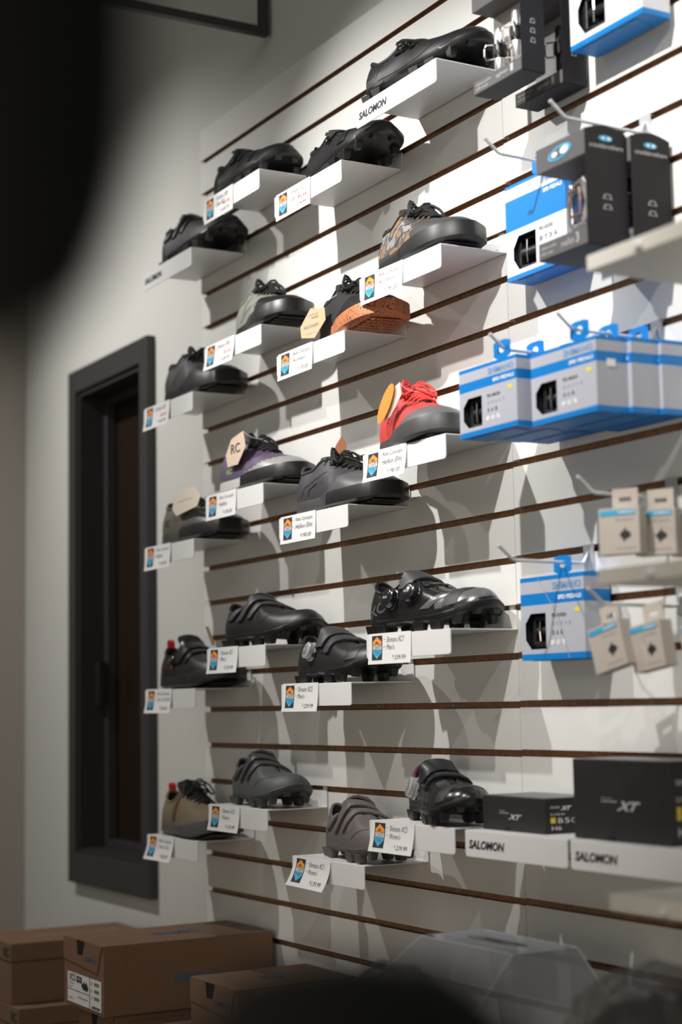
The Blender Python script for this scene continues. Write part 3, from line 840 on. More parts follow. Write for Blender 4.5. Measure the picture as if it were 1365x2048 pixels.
def boa(s, x, phi, silver=False, **k):
    return s.dial(x, phi, mrim=M_clr if silver else M_gloss, mcap=M_alu if silver else M_gloss, **k)
def cable(s, pts, m=None):
    q = [s.drape(a, b, .0015)[0] for a, b in pts]
    MB().tube(q, .0008, 5).build('lacing_cable', m or M_dkmetal, s.e, smooth=True)
def guard(s, m=None):
    s.strap(m or M_bsy, .82, .10, 86, -86, 0, th=.0016, off=.0, name='toe_guard', taper=False)

s = clip_shoe2(1.080, 2, 9, .29, 'large black dial-closure shoe on the topmost shelf', M_bsy, hs=.88, overlay=lambda x, y, z: z < .035 and x < .35, mo=M_char)
s.strap(M_bsy2, .40, .11, 55, -50, .02); boa(s, .42, 42, r=.010, h=.007); s.strap(M_bsy2, .52, .06, 58, -45, .03); cable(s, [(.42, 42), (.47, 20), (.52, 40), (.57, 15), (.6, 45)])
s.seam(M_gloss, [(.18, 88), (.21, 65), (.27, 50)]); s.seam(M_gloss, [(.2, 96), (.4, 95), (.6, 92), (.75, 80)]); s.print_text('SHIMANO', .05, 62, .018, .005, M_silverink)
s = clip_shoe2(0.432, 2, 3, .28, 'black satin strap shoe at the left end of the second row, above the faded card', M_bsy2, hs=.93)
s.strap(M_bsy2, .40, .10, 55, -50, .03); s.strap(M_bsy2, .52, .06, 60, -48, .03); s.seam(M_gloss, [(.1, 86), (.16, 60), (.24, 50)]); s.seam(M_gloss, [(.5, 80), (.64, 68), (.76, 50)])
s.strap(M_gloss, .72, .05, 86, 40, .02, th=.001)
s = clip_shoe2(0.816, 3, -2, .285, 'black dial shoe with its glossy lugged sole showing, right end of the second row', M_bsy, hs=.90)
s.strap(M_kni, .42, .13, 50, -50, .02); boa(s, .44, 50, r=.009, h=.006); cable(s, [(.44, 50), (.50, 25), (.54, 48), (.58, 22), (.62, 40)]); s.strap(M_bsy2, .70, .10, 88, -80, .06, th=.0014, name='toe_guard', taper=False)
s.pull_loop(M_bsy, .010, .008)
s = clip_shoe2(0.176, 3, 5, .285, 'matte black three-strap shoe over the long white sign shelf at far left', M_char)
straps3(s, M_bsy, True); s.pull_loop(M_char, .008, .008)
s = clip_shoe2(1.056, 14, 8, .29, 'glossy black shoe with two black dials and a silver-grey toe, the biggest on the wall', M_xcg, hs=.99, overlay=lambda x, y, z: x > .70 and .034 < z < .052, mo=M_toes)
s.strap(M_strap, .385, .12, 38, -50, .06, th=.0046); boa(s, .285, 54, r=.0165, h=.012); boa(s, .475, 50, r=.0165, h=.012)
s.strap(M_toes, .62, .09, 84, 56, .14, th=.0007, name='silver_side_flash', taper=False); cable(s, [(.485, 44), (.52, 22), (.56, 36), (.6, 16), (.63, 30)]); cable(s, [(.30, 46), (.29, 62), (.33, 60)])
s.strap(M_gloss, .56, .04, 36, -36, 0, th=.002, name='cable_guide'); s.strap(M_gloss, .295, .04, 74, 58, 0, th=.003, name='cable_guide')
s.print_text('XC', .14, 74, .050, .024, M_refl, .35); s.print_text('SHIMANO', .40, 8, .028, .006, M_white, -1.35, .05); guard(s, mat('textured_toe_guard', (.03, .03, .032), .5, bump=.6, bscale=700))
s = clip_shoe2(0.765, 15, 0, .29, 'black shoe with one silver dial and a wide strap, between two white cards', M_bsy, hs=.97)
s.strap(M_strap, .385, .12, 46, -50, .05, th=.0046); s.strap(M_strap, .52, .09, 62, -48, .05, th=.0046); boa(s, .285, 52, True, r=.0155, h=.012); cable(s, [(.3, 48), (.36, 58), (.40, 50), (.44, 60), (.48, 52)])
s.strap(M_gloss, .33, .05, 66, 56, 0, th=.003, name='cable_guide'); guard(s); s.print_text('SHIMANO', .39, 22, .022, .005, M_greyink, 0)
s = clip_shoe2(0.483, 14, 6, .29, 'black three-strap shoe with a small red mark on the tongue', M_bsy, hs=.96)
straps3(s, M_strap); s.print_text('XC', .345, 4, .012, .008, M_redpull); s.seam(M_char, [(.58, 78), (.66, 62), (.75, 52), (.84, 46)])
s = clip_shoe2(0.458, 18, -2, .26, 'dark slate three-strap shoe with a pale mark on its top strap', M_dgrey, sole=M_gr_ru, hs=.97)
straps3(s, M_gr_ru); s.print_text('SHIMANO', .37, 10, .018, .005, M_cyan, 1.2); s.seam(M_char, [(.58, 78), (.66, 62), (.75, 52), (.84, 46)])
s = clip_shoe2(0.828, 19, -4, .26, 'taupe grey three-strap shoe, lowest shoe on the wall', M_mgrey, sole=mat('taupe_rubber', (.09, .078, .076), .6), hs=1.0)
straps3(s, mat('taupe_strap', (.12, .105, .10), .6)); s.seam(M_char, [(.58, 78), (.66, 62), (.75, 52), (.84, 46)])
s = clip_shoe2(1.081, 18, -14, .26, 'black shoe with a clear silver dial and wine-coloured lining', M_xcg, lining=M_wine, hs=.95, collar=M_wine)
s.strap(M_bsy2, .40, .15, 44, -50, .04, th=.0046); boa(s, .275, 54, True, r=.0165, h=.012); s.strap(M_bsy2, .53, .06, 60, -48, .04, th=.0046); guard(s, mat('textured_toe_guard_2', (.03, .03, .032), .45, bump=.6, bscale=700)); cable(s, [(.3, 46), (.36, 60), (.42, 50), (.46, 60)])
# --- two chunky trail shoes at the far left
def trail_shoe(xc, n, yaw, L, label, m, sole, dial):
    loc, a = foot(xc, n, yaw, L)
    s = Shoe(loc, a, L, label, hs=1.0, z0=.024)
    s.upper(m, m, None, lining=M_lin, box=.8); s.tongue(M_kni, .008)
    s.outsole(sole, thick=.026, rand=lambda x: .014 * max(0, 1 - x / .12) + .008 * min(1, max(0, (x - .5) / .3)), flare=.005)
    s.flat_tread(sole)
    s.pull_loop(M_redpull, .018, .013)
    return s
s = trail_shoe(0.148, 15, 3, .285, 'chunky black trail shoe with a red heel loop, beside the window frame', M_bsy, M_bru, True)
s.strap(M_bsy2, .42, .14, 58, -50, .03, th=.0046); boa(s, .33, 50, r=.010, h=.007); s.strap(M_bsy2, .56, .06, 60, -48, .03); s.strap(M_redpull, .31, .02, 70, 60, 0, th=.001, name='red_accent')
hang_tag(s, [(.175, -.080, -1.048), (.190, -.080, -1.050), (.222, -.080, -1.086), (.208, -.080, -1.090)], mat('dull_kraft_tag', (.25, .18, .10), .7), 'kraft tag seen edge-on')
s = trail_shoe(0.135, 19, 0, .285, 'olive brown trail shoe with black laces and a red heel loop', M_olive2, M_brace, False)
s.lace(M_blace, 6, .0022, bow=True, eyelets=M_blk, seed=12); s.strap(mat('brown_overlay', (.10, .075, .045), .7), .36, .06, 84, 24, .02, th=.0022, name='ankle_overlay')
s.print_text('TALLAC', .46, 58, .026, .006, M_redpull, -.9)

# ------------------------------------------------------------------ shelf and card placement
ROWS = [
 (1.174, 2, 'white sign shelf with black lettering, topmost on the wall', None),
 (.544, 2, 'white shelf under the satin black shoe, left one of the second row', (['Shimano XR5', 'Size 8.5'], '149.99', 'bleached price card at the left end of the second shelf row', dict(red='99.99', curl=.001))),
 (.863, 3, 'white shelf under the glossy-soled black dial shoe', (['Shimano XC3', 'Size 12'], '139.99', 'bleached price card under the glossy-soled black dial shoe', dict(red='79.99', curl=.001))),
 (.229, 3, 'white sign shelf with blurred lettering at the far upper left', None),
 (1.174, 6, 'white shelf under the camouflage shoe', (['Ride Concepts', 'Accomplice'], '170.00', 'bright price card under the camouflage shoe', dict(curl=.003, droop=.01))),
 (.863, 7, 'white shelf under the gum-soled shoe', (['Ride Concepts', 'Accomplice'], '170.00', 'price card under the gum-soled shoe', dict(curl=.003))),
 (.544, 6, 'white shelf under the pale sage shoe', (['Shimano GR5'], '149.99', 'price card on the shelf of the pale sage shoe', dict(red='99.99', curl=.006))),
 (.229, 7, 'white shelf under the plain black lace shoe by the window frame', (['Shimano GR5'], '149.99', 'price card under the plain black lace shoe, over the window frame', dict(red='99.99', curl=.005))),
 (1.174, 10, 'white shelf under the red shoe', (['Ride Concepts', 'Hellion Elite'], '190.00', 'price card under the red shoe', dict(curl=.006))),
 (.544, 10, 'white shelf under the purple shoe', (['Ride Concepts', 'Hellion'], '170.00', 'price card under the purple shoe', dict(curl=.003))),
 (.863, 11, 'white shelf under the charcoal shoe with the brown tag', (['Ride Concepts', 'Hellion Elite'], '190.00', 'price card under the charcoal shoe with the brown tag', dict(curl=.002))),
 (.229, 11, 'white shelf under the olive lace shoe', (['Ride Concepts', 'Hellion'], '170.00', 'price card under the olive lace shoe', dict(curl=.004))),
 (1.174, 14, 'white shelf under the two-dial glossy shoe', (['Shimano XC7', "Men's"], '339.99', 'price card with the price 339.99 under the two-dial shoe', dict(curl=.002))),
 (.863, 15, 'white shelf under the silver-dial black shoe', (['Shimano XC5', "Men's"], '239.99', "men's price card with 239.99 under the silver-dial shoe", dict(curl=.004))),
 (.544, 14, "white shelf under the three-strap black shoe", (['Shimano XC1', "Men's"], '139.99', "men's price card under the black three-strap shoe", dict(curl=.005))),
 (.229, 15, 'white shelf under the chunky black trail shoe', (['Ride Concepts', 'Tallac Clip BOA'], '200.00', 'price card under the chunky black trail shoe', dict(curl=.006))),
 (.544, 18, 'white shelf under the slate three-strap shoe', (['Shimano XC1', "Women's"], '139.99', "women's price card under the slate three-strap shoe", dict(curl=.006))),
 (.235, 19, 'white shelf under the olive brown trail shoe', (['Ride Concepts', 'Tallac Clip'], '180.00', 'price card under the olive brown trail shoe', dict(curl=.012))),
 (.896, 19, 'white shelf under the taupe shoe, lowest of the small shelves', (['Shimano XC1', "Women's"], '139.99', "curled women's price card under the taupe shoe", dict(curl=.018, droop=.02))),
 (1.172, 18, 'white shelf under the wine-lined shoe', (['Shimano XC5', "Women's"], '239.99', "women's price card under the wine-lined shoe", dict(curl=.008))),
 (1.455, 18, 'white sign shelf with bold lettering under the low black carton', None),
 (1.716, 18, 'white sign shelf with bold lettering under the tall black carton', None),
]
for (xr, n, lab, card) in ROWS:
    e, x0, zd = shelf(xr, n, lab, .256 if xr < 1.4 else .254)
    if card:
        price_card(x0, zd, card[0], card[1], card[2], **card[3])
    else:
        m = MB(); off = Vector(e.location)
        fn = lambda u, v: Vector((x0 + u, -.1294, zd - .0395 + v)) - off
        put_text(m, 'SALOMON', fn, .010, .100, .0125, .0255, 0, .035, .03)
        m.build('lettering', M_ink, e)
        e['category'] = 'shelf'; e.name = 'sign_shelf'

# ------------------------------------------------------------------ peg hooks
def hook(x, n, length, label, name='peg_hook', zoff=0.0):
    z = -n * S + ZO + zoff
    e = empty(name, (x, 0, z), 0, label, 'hook', 'wire display hooks in the slatwall')
    m = MB(); m.tube([(0, -.003, -.004), (0, -.012, -.020), (0, -.02, -.021), (0, -length + .028, -.0195), (0, -length + .022, -.018), (0, -length, .000)], .0026, 8)
    m.lathe([(.0026, 0), (.0032, .001), (.0026, .003)], 8, 0, Matrix.Translation((0, -length, -.0005)) @ Matrix.Rotation(pi / 4, 4, 'X'))
    m.build('wire', M_wire, e, smooth=True)
    m = MB().box(-.0125, .0125, -.0022, -.0006, -.032, .008); m.box(-.0125, .0125, -.001, .010, .004, .0055)
    m.build('wall_plate', M_plate, e, bevel=.0004)
    return e
hook(1.362, 13, .163, 'thin upturned hook carrying the lowest blue pedal box')
hook(1.535, 9, .175, 'upturned hook through the tab of the right stack of blue boxes')
hook(1.384, 9, .183, 'upturned hook through the tab of the left blue box of the middle row')
hook(1.528, 5, .170, 'upturned hook above the big charcoal pedal carton')
hook(1.356, 5, .163, 'upturned hook left of the big charcoal carton, over the tall blue box')
hook(1.553, 12, .163, 'upturned hook carrying the upper small paper boxes')
hook(1.567, 14, .163, 'upturned hook carrying the lower small paper boxes')
hook(1.345, 1, .16, 'hook at the top edge carrying the charcoal pedal cartons')
hook(1.535, 1, .10, 'hook at the top edge carrying the highest blue box')

# ------------------------------------------------------------------ blue and grey pedal boxes
def pedal_box(x0, x1, zt, zb, yf, dp, label, style='spd', tab=True, lean=0.0, model='PD-M520'):
    w, h = x1 - x0, zt - zb
    e = empty('pedal_box', ((x0 + x1) / 2, yf + dp / 2, zb + ZO), 0, label, 'pedal box', 'blue and grey pedal boxes on hooks', ry=lean)
    X = lambda u: (u - .5) * w
    Z = lambda v: v * h
    y0, y1 = -dp / 2, dp / 2
    m = MB()
    if style == 'spd': bands = [(0, .075, 0), (.075, .66, 1), (.66, .80, 0), (.80, .945, 1), (.945, 1, 0)]; wv0, wv1 = .13, .56
    else: bands = [(0, .045, 0), (.045, .515, 2), (.515, .84, 0), (.84, .965, 2), (.965, 1, 0)]; wv0, wv1 = .09, .44
    wu0, wu1 = (.07, .40) if style == 'spd' else (.12, .50)
    for (a, b, k) in bands:
        z0_, z1_ = Z(a), Z(b)
        m.add([(X(1), y0, z0_), (X(1), y1, z0_), (X(1), y1, z1_), (X(1), y0, z1_)], [(0, 1, 2, 3)], k)
        m.add([(X(0), y0, z0_), (X(0), y1, z0_), (X(0), y1, z1_), (X(0), y0, z1_)], [(3, 2, 1, 0)], k)
        m.add([(X(0), y1, z0_), (X(1), y1, z0_), (X(1), y1, z1_), (X(0), y1, z1_)], [(0, 1, 2, 3)], k)
        if a < wv0 < b:      # band with the window
            for (ua, ub, va, vb) in ((0, 1, a, wv0), (0, 1, wv1, b), (0, wu0, wv0, wv1), (wu1, 1, wv0, wv1)):
                m.add([(X(ua), y0, Z(va)), (X(ub), y0, Z(va)), (X(ub), y0, Z(vb)), (X(ua), y0, Z(vb))], [(0, 1, 2, 3)], k)
            c = .09
            for s_ in (0, 1):
                vz, vc = (wv0, wv0 + c * 1.3) if s_ == 0 else (wv1, wv1 - c * 1.3)
                m.add([(X(wu0), y0, Z(vz)), (X(wu0 + c), y0, Z(vz)), (X(wu0), y0, Z(vc))], [(0, 1, 2)], k)
        else:
            m.add([(X(0), y0, z0_), (X(1), y0, z0_), (X(1), y0, z1_), (X(0), y0, z1_)], [(0, 1, 2, 3)], k)
    m.add([(X(0), y0, h), (X(1), y0, h), (X(1), y1, h), (X(0), y1, h)], [(0, 1, 2, 3)], 0)
    m.add([(X(0), y0, 0), (X(1), y0, 0), (X(1), y1, 0), (X(0), y1, 0)], [(3, 2, 1, 0)], 0)
    m.build('carton', [M_sblue, M_sgrey, M_swhite], e)
    # dark tray behind the window
    m = MB(); a0, a1, b0, b1 = X(wu0) - .002, X(wu1) + .002, Z(wv0) - .002, Z(wv1) + .002; yb = y0 + min(.03, dp * .8)
    m.add([(a0, y0 + .0004, b0), (a1, y0 + .0004, b0), (a1, y0 + .0004, b1), (a0, y0 + .0004, b1), (a0, yb, b0), (a1, yb, b0), (a1, yb, b1), (a0, yb, b1)], [(4, 5, 6, 7), (0, 1, 5, 4), (1, 2, 6, 5), (2, 3, 7, 6), (3, 0, 4, 7)])
    m.build('tray', M_blk, e)
    # bottom tuck flap
    m = MB().prism([(X(.12), y0 + .006, -.0004), (X(.88), y0 + .006, -.0004), (X(.80), y1 - .006, -.0004), (X(.2), y1 - .006, -.0004)], (0, 0, -.0006)); m.build('tuck_flap', M_sblue, e)
    f = lambda u, v: Vector((X(u), y0 - .0004, Z(v)))
    lt = MB()
    if style == 'spd':
        put_text(lt, 'SHIMANO', f, .52, .96, .825, .915, 0, .04); put_text(lt, 'SPD PEDALS', f, .60, .96, .705, .755, 1, .03)
        put_text(lt, model, f, .50, .72, .50, .545, 2, .01)
        for i in range(5): put_text(lt, '#o*+%'[i], f, .50 + .065 * i, .535 + .065 * i, .40, .45, 3)
        for i in range(3): put_text(lt, 'oA8'[i], f, .50 + .065 * i, .535 + .065 * i, .29, .345, 2)
        for i in range(3): put_text(lt, '#@%'[i], f, .47 + .09 * i, .53 + .09 * i, .17, .235, 1, .03)
        lt.add([f(.86, .54), f(.93, .54), f(.93, .595), f(.86, .595)], [(0, 1, 2, 3)], 4)
    else:
        put_text(lt, 'SHIMANO', f, .60, .95, .88, .945, 0, .04); put_text(lt, 'SPD PEDALS', f, .64, .95, .775, .815, 1, .03)
        put_text(lt, model, f, .56, .78, .40, .44, 2, .01)
        for i in range(4): put_text(lt, '#Y>A'[i], f, .56 + .08 * i, .61 + .08 * i, .29, .35, 2)
    lt.build('lettering', [M_slogo, M_white, M_ink, M_greyink, M_yel], e)
    if tab:
        # hang tab with a round hole, standing up from the front panel
        cx = .68 if style == 'spd' else .60
        if w < .152 and style == 'spd': cx = .76
        hw_, th_ = .021, .027; n = 14; m = MB(); yy = y0 + .0008
        outer = []; inner = []
        for k in range(n):
            a = 2 * pi * k / n
            inner.append(Vector((X(cx) + .0075 * cos(a), yy, h + .014 + .0055 * sin(a))))
            dx, dz = cos(a), sin(a); t = min(hw_ / abs(dx) if abs(dx) > 1e-6 else 9, (th_ - .014) / abs(dz) if dz > 1e-6 else (.014 / abs(dz) if abs(dz) > 1e-6 else 9))
            outer.append(Vector((X(cx) + dx * t, yy, h + .014 + dz * t)))
        for k in range(n):
            k2 = (k + 1) % n; m.prism([outer[k], outer[k2], inner[k2], inner[k]], (0, .0009, 0))
        m.build('hang_tab', M_sblue, e)
    return e
def platform_pedal(x, y, z, label, dark=True, s=1.0):
    e = empty('bicycle_pedal', (x, y, z + ZO), .1, label, 'pedal', 'pedals seen inside their boxes')
    m = MB(); M = Matrix.Rotation(pi / 2, 4, 'Y')
    m.box(-.016 * s, .012 * s, -.006, .006, -.020 * s, -.013 * s); m.box(-.016 * s, .012 * s, -.006, .006, .013 * s, .020 * s); m.box(-.020 * s, -.014 * s, -.006, .006, -.018 * s, .018 * s)
    m.build('body', M_dkmetal if dark else M_alu, e, bevel=.0015)
    m = MB(); m.lathe([(.006 * s, -.012 * s), (.006 * s, .010 * s), (.004 * s, .012 * s), (.004 * s, .024 * s)], 14, 0, M); m.build('axle', M_dkmetal if dark else M_alu, e, smooth=True)
    m = MB().tube([(-.004, -.008, -.012 * s), (-.004, -.009, 0), (-.004, -.008, .012 * s)], .0018, 8); m.build('clip_spring', M_chrome, e)
PB = [
 (1.271, 1.419, -.7185, -.8220, -.165, .050, 'leftmost blue and grey pedal box of the middle row', 'spd', 0),
 (1.283, 1.431, -.7185, -.8220, -.114, .050, 'blue box right behind the leftmost box of the middle row', 'spd', 0),
 (1.288, 1.436, -.7185, -.8220, -.063, .050, 'blue box nearest the wall in the left stack of the middle row', 'spd', 0),
 (1.4335, 1.583, -.7225, -.8260, -.150, .053, 'front blue and grey box of the right stack, white sticker on its side', 'spd', 0),
 (1.440, 1.592, -.7225, -.8260, -.0965, .047, 'blue box in the middle of the right stack', 'spd', 0),
 (1.446, 1.599, -.7225, -.8260, -.0490, .046, 'blue box at the back of the right stack, cut by the photo edge', 'spd', 0),
 (1.255, 1.412, -1.028, -1.153, -.052, .048, 'blue and grey pedal box hanging alone low on the wall', 'spd', 0),
 (1.246, 1.401, -.411, -.563, -.052, .047, 'tall white and blue pedal box half hidden behind the charcoal carton', 'sl', 0),
 (1.436, 1.601, -.080, -.257, -.060, .050, 'blue and white box cut by the top edge of the photo', 'sl', 0),
]
for i, (a, b, c, d, yf, dp, lab, st, ln) in enumerate(PB):
    e = pedal_box(a, b, c, d, yf, dp, lab, st, True, ln, {6: 'PD-EH500', 7: 'PD-R550', 8: 'PD-R550'}.get(i, 'PD-M520'))
    if i in (0, 3, 6, 7, 8):
        w, h = b - a, c - d
        u, v = (.235, .345) if st == 'spd' else (.28, .27)
        platform_pedal(a + w * (u + .03), yf + .016, d + h * v, {0: 'dark pedal in the window of the leftmost blue box', 3: 'dark pedal in the window of the stickered blue box', 6: 'dark pedal in the window of the lone low box', 7: 'black pedal in the window of the tall white and blue box', 8: 'dark pedal in the window of the box at the top edge'}[i], True, 1.2 if st == 'spd' else 1.5)
    if i == 3:
        MB().box(w / 2 + .0003, w / 2 + .0008, -.008, .006, h * .60, h * .70).build('sticker', M_white, e)
    if i == 6:
        MB().tube([(-w * .20, -dp / 2 - .001, h * .97), (-w * .02 + .02, -dp / 2 - .001, h * .5), (w * .14 + .02, -dp / 2 - .001, 0)], .0004, 5).build('clear_strip', M_greyink, e)

# ------------------------------------------------------------------ charcoal cartons with a cut-out side
def crank_carton(x0, x1, zt, zb, yf, dp, label, num, head=.036, base=.020, tab=True):
    w, h = x1 - x0, zt - zb
    e = empty('pedal_carton', ((x0 + x1) / 2, yf + dp / 2, zb + ZO), 0, label, 'pedal carton', 'charcoal open-sided pedal cartons')
    X0, X1, y0, y1 = -w / 2, w / 2, -dp / 2, dp / 2
    m = MB().box(X0, X1, y0, y1, h - head, h); m.build('header', [M_cfront], e, bevel=.0006)
    m = MB().box(X0, X1, y0, y1, 0, base); m.build('base_tray', [M_cfront], e, bevel=.0006)
    MB().box(X0, X1 - .003, y1 - .0025, y1, base, h - head).build('back_panel', M_cin, e)
    MB().box(X1 - .0022, X1, y0 + .006, y1, base, h - head).build('inner_side', M_cin, e)
    MB().box(X1 + .0002, X1 + .0014, y0, y1, -.0002, h + .0002).build('side_panel', M_cgrey, e)
    MB().box(X0, X1, y0, y1, -.0012, -.0002).build('bottom_panel', M_cgrey, e)
    # arched top flap
    pts = []
    for k in range(9): t = k / 8; pts.append((X1 + .0002, y0 + (y1 - y0) * t, h + .008 * sin(pi * t)))
    MB().prism(pts, (.0012, 0, 0)).build('top_flap', M_cgrey, e)
    fs = lambda u, v: Vector((X1 + .0017, y0 + u * dp, v * h))
    lt = MB()
    put_text(lt, 'crankbrothers', fs, .10, .92, .845, .885, 0, .01)
    rr = lambda cu, cv, a, b: [fs(cu + a * cos(t), cv + b * sin(t)) for t in [2 * pi * k / 16 for k in range(16)]]
    lt.add(rr(.5, .935, .17, .026), [list(range(16))], 1); lt.add([p + Vector((.0002, 0, 0)) for p in rr(.44, .935, .035, .012)], [list(range(16))], 2); lt.add([p + Vector((.0002, 0, 0)) for p in rr(.58, .935, .045, .015)], [list(range(16))], 2)
    for v in (.44, .35, .26) if num == '1' else (.40, .31):
        lt.add([fs(.38, v), fs(.62, v), fs(.57, v + .045), fs(.43, v + .045)], [(0, 1, 2, 3)], 3)
        lt.add([fs(.42, v + .008) + Vector((.0002, 0, 0)), fs(.58, v + .008) + Vector((.0002, 0, 0)), fs(.54, v + .037) + Vector((.0002, 0, 0)), fs(.46, v + .037) + Vector((.0002, 0, 0))], [(0, 1, 2, 3)], 4)
    lt.build('side_lettering', [M_silverink, M_cyan, M_white, M_greyink, M_cgrey], e)
    ff = lambda u, v: Vector((X0 + u * w, y0 - .0007, v * h))
    lt = MB(); hb = base / h
    put_text(lt, num, ff, .78, .84, hb * .25, hb * .85, 0, .02)
    put_text(lt, 'eggbeater' if num == '1' else 'mallet', ff, .48, .74, hb * .3, hb * .7, 0)
    put_text(lt, 'clipless pedals', ff, .06, .38, hb * .5, hb * .75, 0); put_text(lt, 'off-road', ff, .06, .30, hb * .2, hb * .42, 0)
    if num != '1':
        P = lambda cu, cv, a, b, ex: [ff(cu + a * cos(t), cv + b * sin(t) + .06 * (cu + a * cos(t) - .5)) + Vector((0, -ex, 0)) for t in [2 * pi * k / 20 for k in range(20)]]
        cv = 1 - head / h * .5
        lt.add(P(.50, cv, .24, .058, 0), [list(range(20))], 1); lt.add(P(.50, cv, .20, .044, .0002), [list(range(20))], 3)
        lt.add(P(.40, cv, .06, .022, .0004), [list(range(20))], 2); lt.add(P(.60, cv, .085, .032, .0004), [list(range(20))], 2)
    lt.build('front_lettering', [M_silverink, M_cyan, M_white, M_cfront], e)
    if tab:
        pts = []
        for k in range(9): a = pi * k / 8; pts.append((.0 + .022 * cos(a) * 1.2, y1 - .004, h + .012 + .012 * sin(a)))
        pts = [(.0264, y1 - .004, h)] + pts + [(-.0264, y1 - .004, h)]
        MB().prism(pts, (0, .001, 0)).build('hang_tab', M_cfront, e)
    return e
crank_carton(1.283, 1.408, -.118, -.285, -.131, .043, 'nearer charcoal carton at the top edge with two silver pedals inside', '1')
crank_carton(1.281, 1.403, -.118 - .005, -.290, -.052, .044, 'charcoal carton behind the topmost one, with one dark pedal inside', '1')
crank_carton(1.462, 1.574, -.430, -.592, -.150, .072, 'big charcoal carton with a twin-dot emblem on its front', '3', head=.036, base=.024)
crank_carton(1.470, 1.582, -.432, -.594, -.076, .070, 'second charcoal carton hanging behind the twin-dot one', '3', head=.036, base=.024)
crank_carton(1.478, 1.592, -.445, -.600, -.0055, .0045, 'sliver of a third charcoal carton against the wall', '3', head=.036, base=.024, tab=False) if False else None

def eggbeater(x, y, z, label, dark=False, s=1.0):
    e = empty('bicycle_pedal', (x, y, z + ZO), 0, label, 'pedal', 'wire-loop pedals in the charcoal cartons')
    a = M_dkmetal if dark else M_alu
    m = MB().lathe([(.0065, -.036), (.0075, -.034), (.0075, -.012), (.005, -.010), (.005, .010), (.0078, .012), (.0078, .032), (.006, .036)], 20); m.build('axle', a, e, smooth=True)
    m = MB().lathe([(.0105, -.010), (.0115, -.006), (.0115, .006), (.0105, .010)], 8); m.build('body', M_dkmetal, e, bevel=.001)
    for k in range(4):
        an = pi / 4 + k * pi / 2
        d = Vector((cos(an), sin(an), 0)); t = Vector((-sin(an), cos(an), 0))
        m = MB().tube([d * .008 + Vector((0, 0, -.011)), d * .021 + Vector((0, 0, -.012)), d * .024 + Vector((0, 0, -.006)), d * .024 + Vector((0, 0, .006)), d * .021 + Vector((0, 0, .012)), d * .008 + Vector((0, 0, .011))], .0016, 8)
        m.build('wire_loop', M_chrome, e, smooth=True)
    m = MB().lathe([(.009, -.002), (.0095, 0), (.009, .002)], 20, 0, Matrix.Translation((0, 0, .011))); m.build('spring', M_chrome, e, smooth=True)
eggbeater(1.322, -.108, -.224, 'left silver wire-loop pedal in the topmost charcoal carton')
eggbeater(1.367, -.108, -.212, 'right silver wire-loop pedal in the topmost charcoal carton')
eggbeater(1.372, -.030, -.224, 'dark wire-loop pedal in the carton behind the topmost one', True)
eggbeater(1.530, -.040, -.510, 'dark pedal in the second big charcoal carton', True)
# large clip pedal with a clear blister in the twin-dot carton
e = empty('bicycle_pedal', (1.522, -.116, -.520 + ZO), -.15, 'silver clip pedal with blue middle in the twin-dot carton', 'pedal')
m = MB()
for sx in (-1, 1):
    m.prism([(sx * .030, -.008, -.022), (sx * .018, -.010, -.034), (sx * .012, -.010, -.026), (sx * .018, -.008, 0), (sx * .012, -.010, .026), (sx * .018, -.010, .034), (sx * .030, -.008, .022)], (0, .016, 0))
m.box(-.02, .02, -.008, .008, -.036, -.028); m.box(-.02, .02, -.008, .008, .028, .036)
m.build('cage', M_alu, e, bevel=.0015)
m = MB().tube([(-.014, -.013, -.018), (.014, -.013, -.018), (.016, -.013, 0), (.014, -.013, .018), (-.014, -.013, .018), (-.016, -.013, 0)], .0022, 8, closed=True); m.build('wire_loop', mat('copper_bronze', (.65, .45, .32), .25, metal=.9), e, smooth=True)
MB().box(-.009, .011, -.008, .006, -.015, .015).build('spring_block', mat('anodised_blue', (.01, .09, .30), .3, metal=.6), e, bevel=.001)
MB().lathe([(.010, 0), (.011, .002), (.011, .030), (.008, .034)], 20, 0, Matrix.Translation((.034, 0, -.02))).build('axle', M_swhite, e, smooth=True)
# ------------------------------------------------------------------ small paper cleat boxes
def cleat_box(x, y, z, yaw, roll, label, w=.060, h=.062, dp=.022, dark=True):
    e = empty('cleat_box', (x, y, z + ZO), radians(yaw), label, 'small paper box', 'small brown paper boxes on hooks', ry=radians(roll))
    m = MB().box(-w / 2, w / 2, -dp / 2, dp / 2, -h, 0); m.build('carton', M_paper, e, bevel=.0005)
    m = MB(); m.box(-.019, .019, dp / 2 - .0012, dp / 2, 0, .010); m.box(-.019, -.009, dp / 2 - .0012, dp / 2, .010, .016); m.box(.009, .019, dp / 2 - .0012, dp / 2, .010, .016); m.box(-.019, .019, dp / 2 - .0012, dp / 2, .016, .028)
    m.build('hang_tab', M_paper, e)
    f = lambda u, v: Vector((-w / 2 + u * w, -dp / 2 - .0008, -h + v * h))
    lt = MB(); lt.add([f(.04, .84), f(.92, .84), f(.92, .95), f(.04, .95)], [(0, 1, 2, 3)], 0)
    f2 = lambda u, v: f(u, v) + Vector((0, -.0003, 0))
    put_text(lt, 'SHIMANO', f2, .50, .90, .865, .925, 1, .02); put_text(lt, 'SM-SH51', f2, .42, .86, .72, .77, 2); put_text(lt, 'MADE IN JAPAN', f2, .42, .90, .10, .15, 2)
    ic = [(.62, .26), (.66, .32), (.76, .36), (.80, .42), (.74, .48), (.68, .50), (.66, .58), (.62, .50), (.55, .46), (.52, .40), (.58, .34)]
    lt.add([f(*p) for p in ic], [list(range(len(ic)))], 3)
    lt.build('print', [M_cyan, M_white, M_greyink, M_ink if dark else M_greyink], e)
    return e
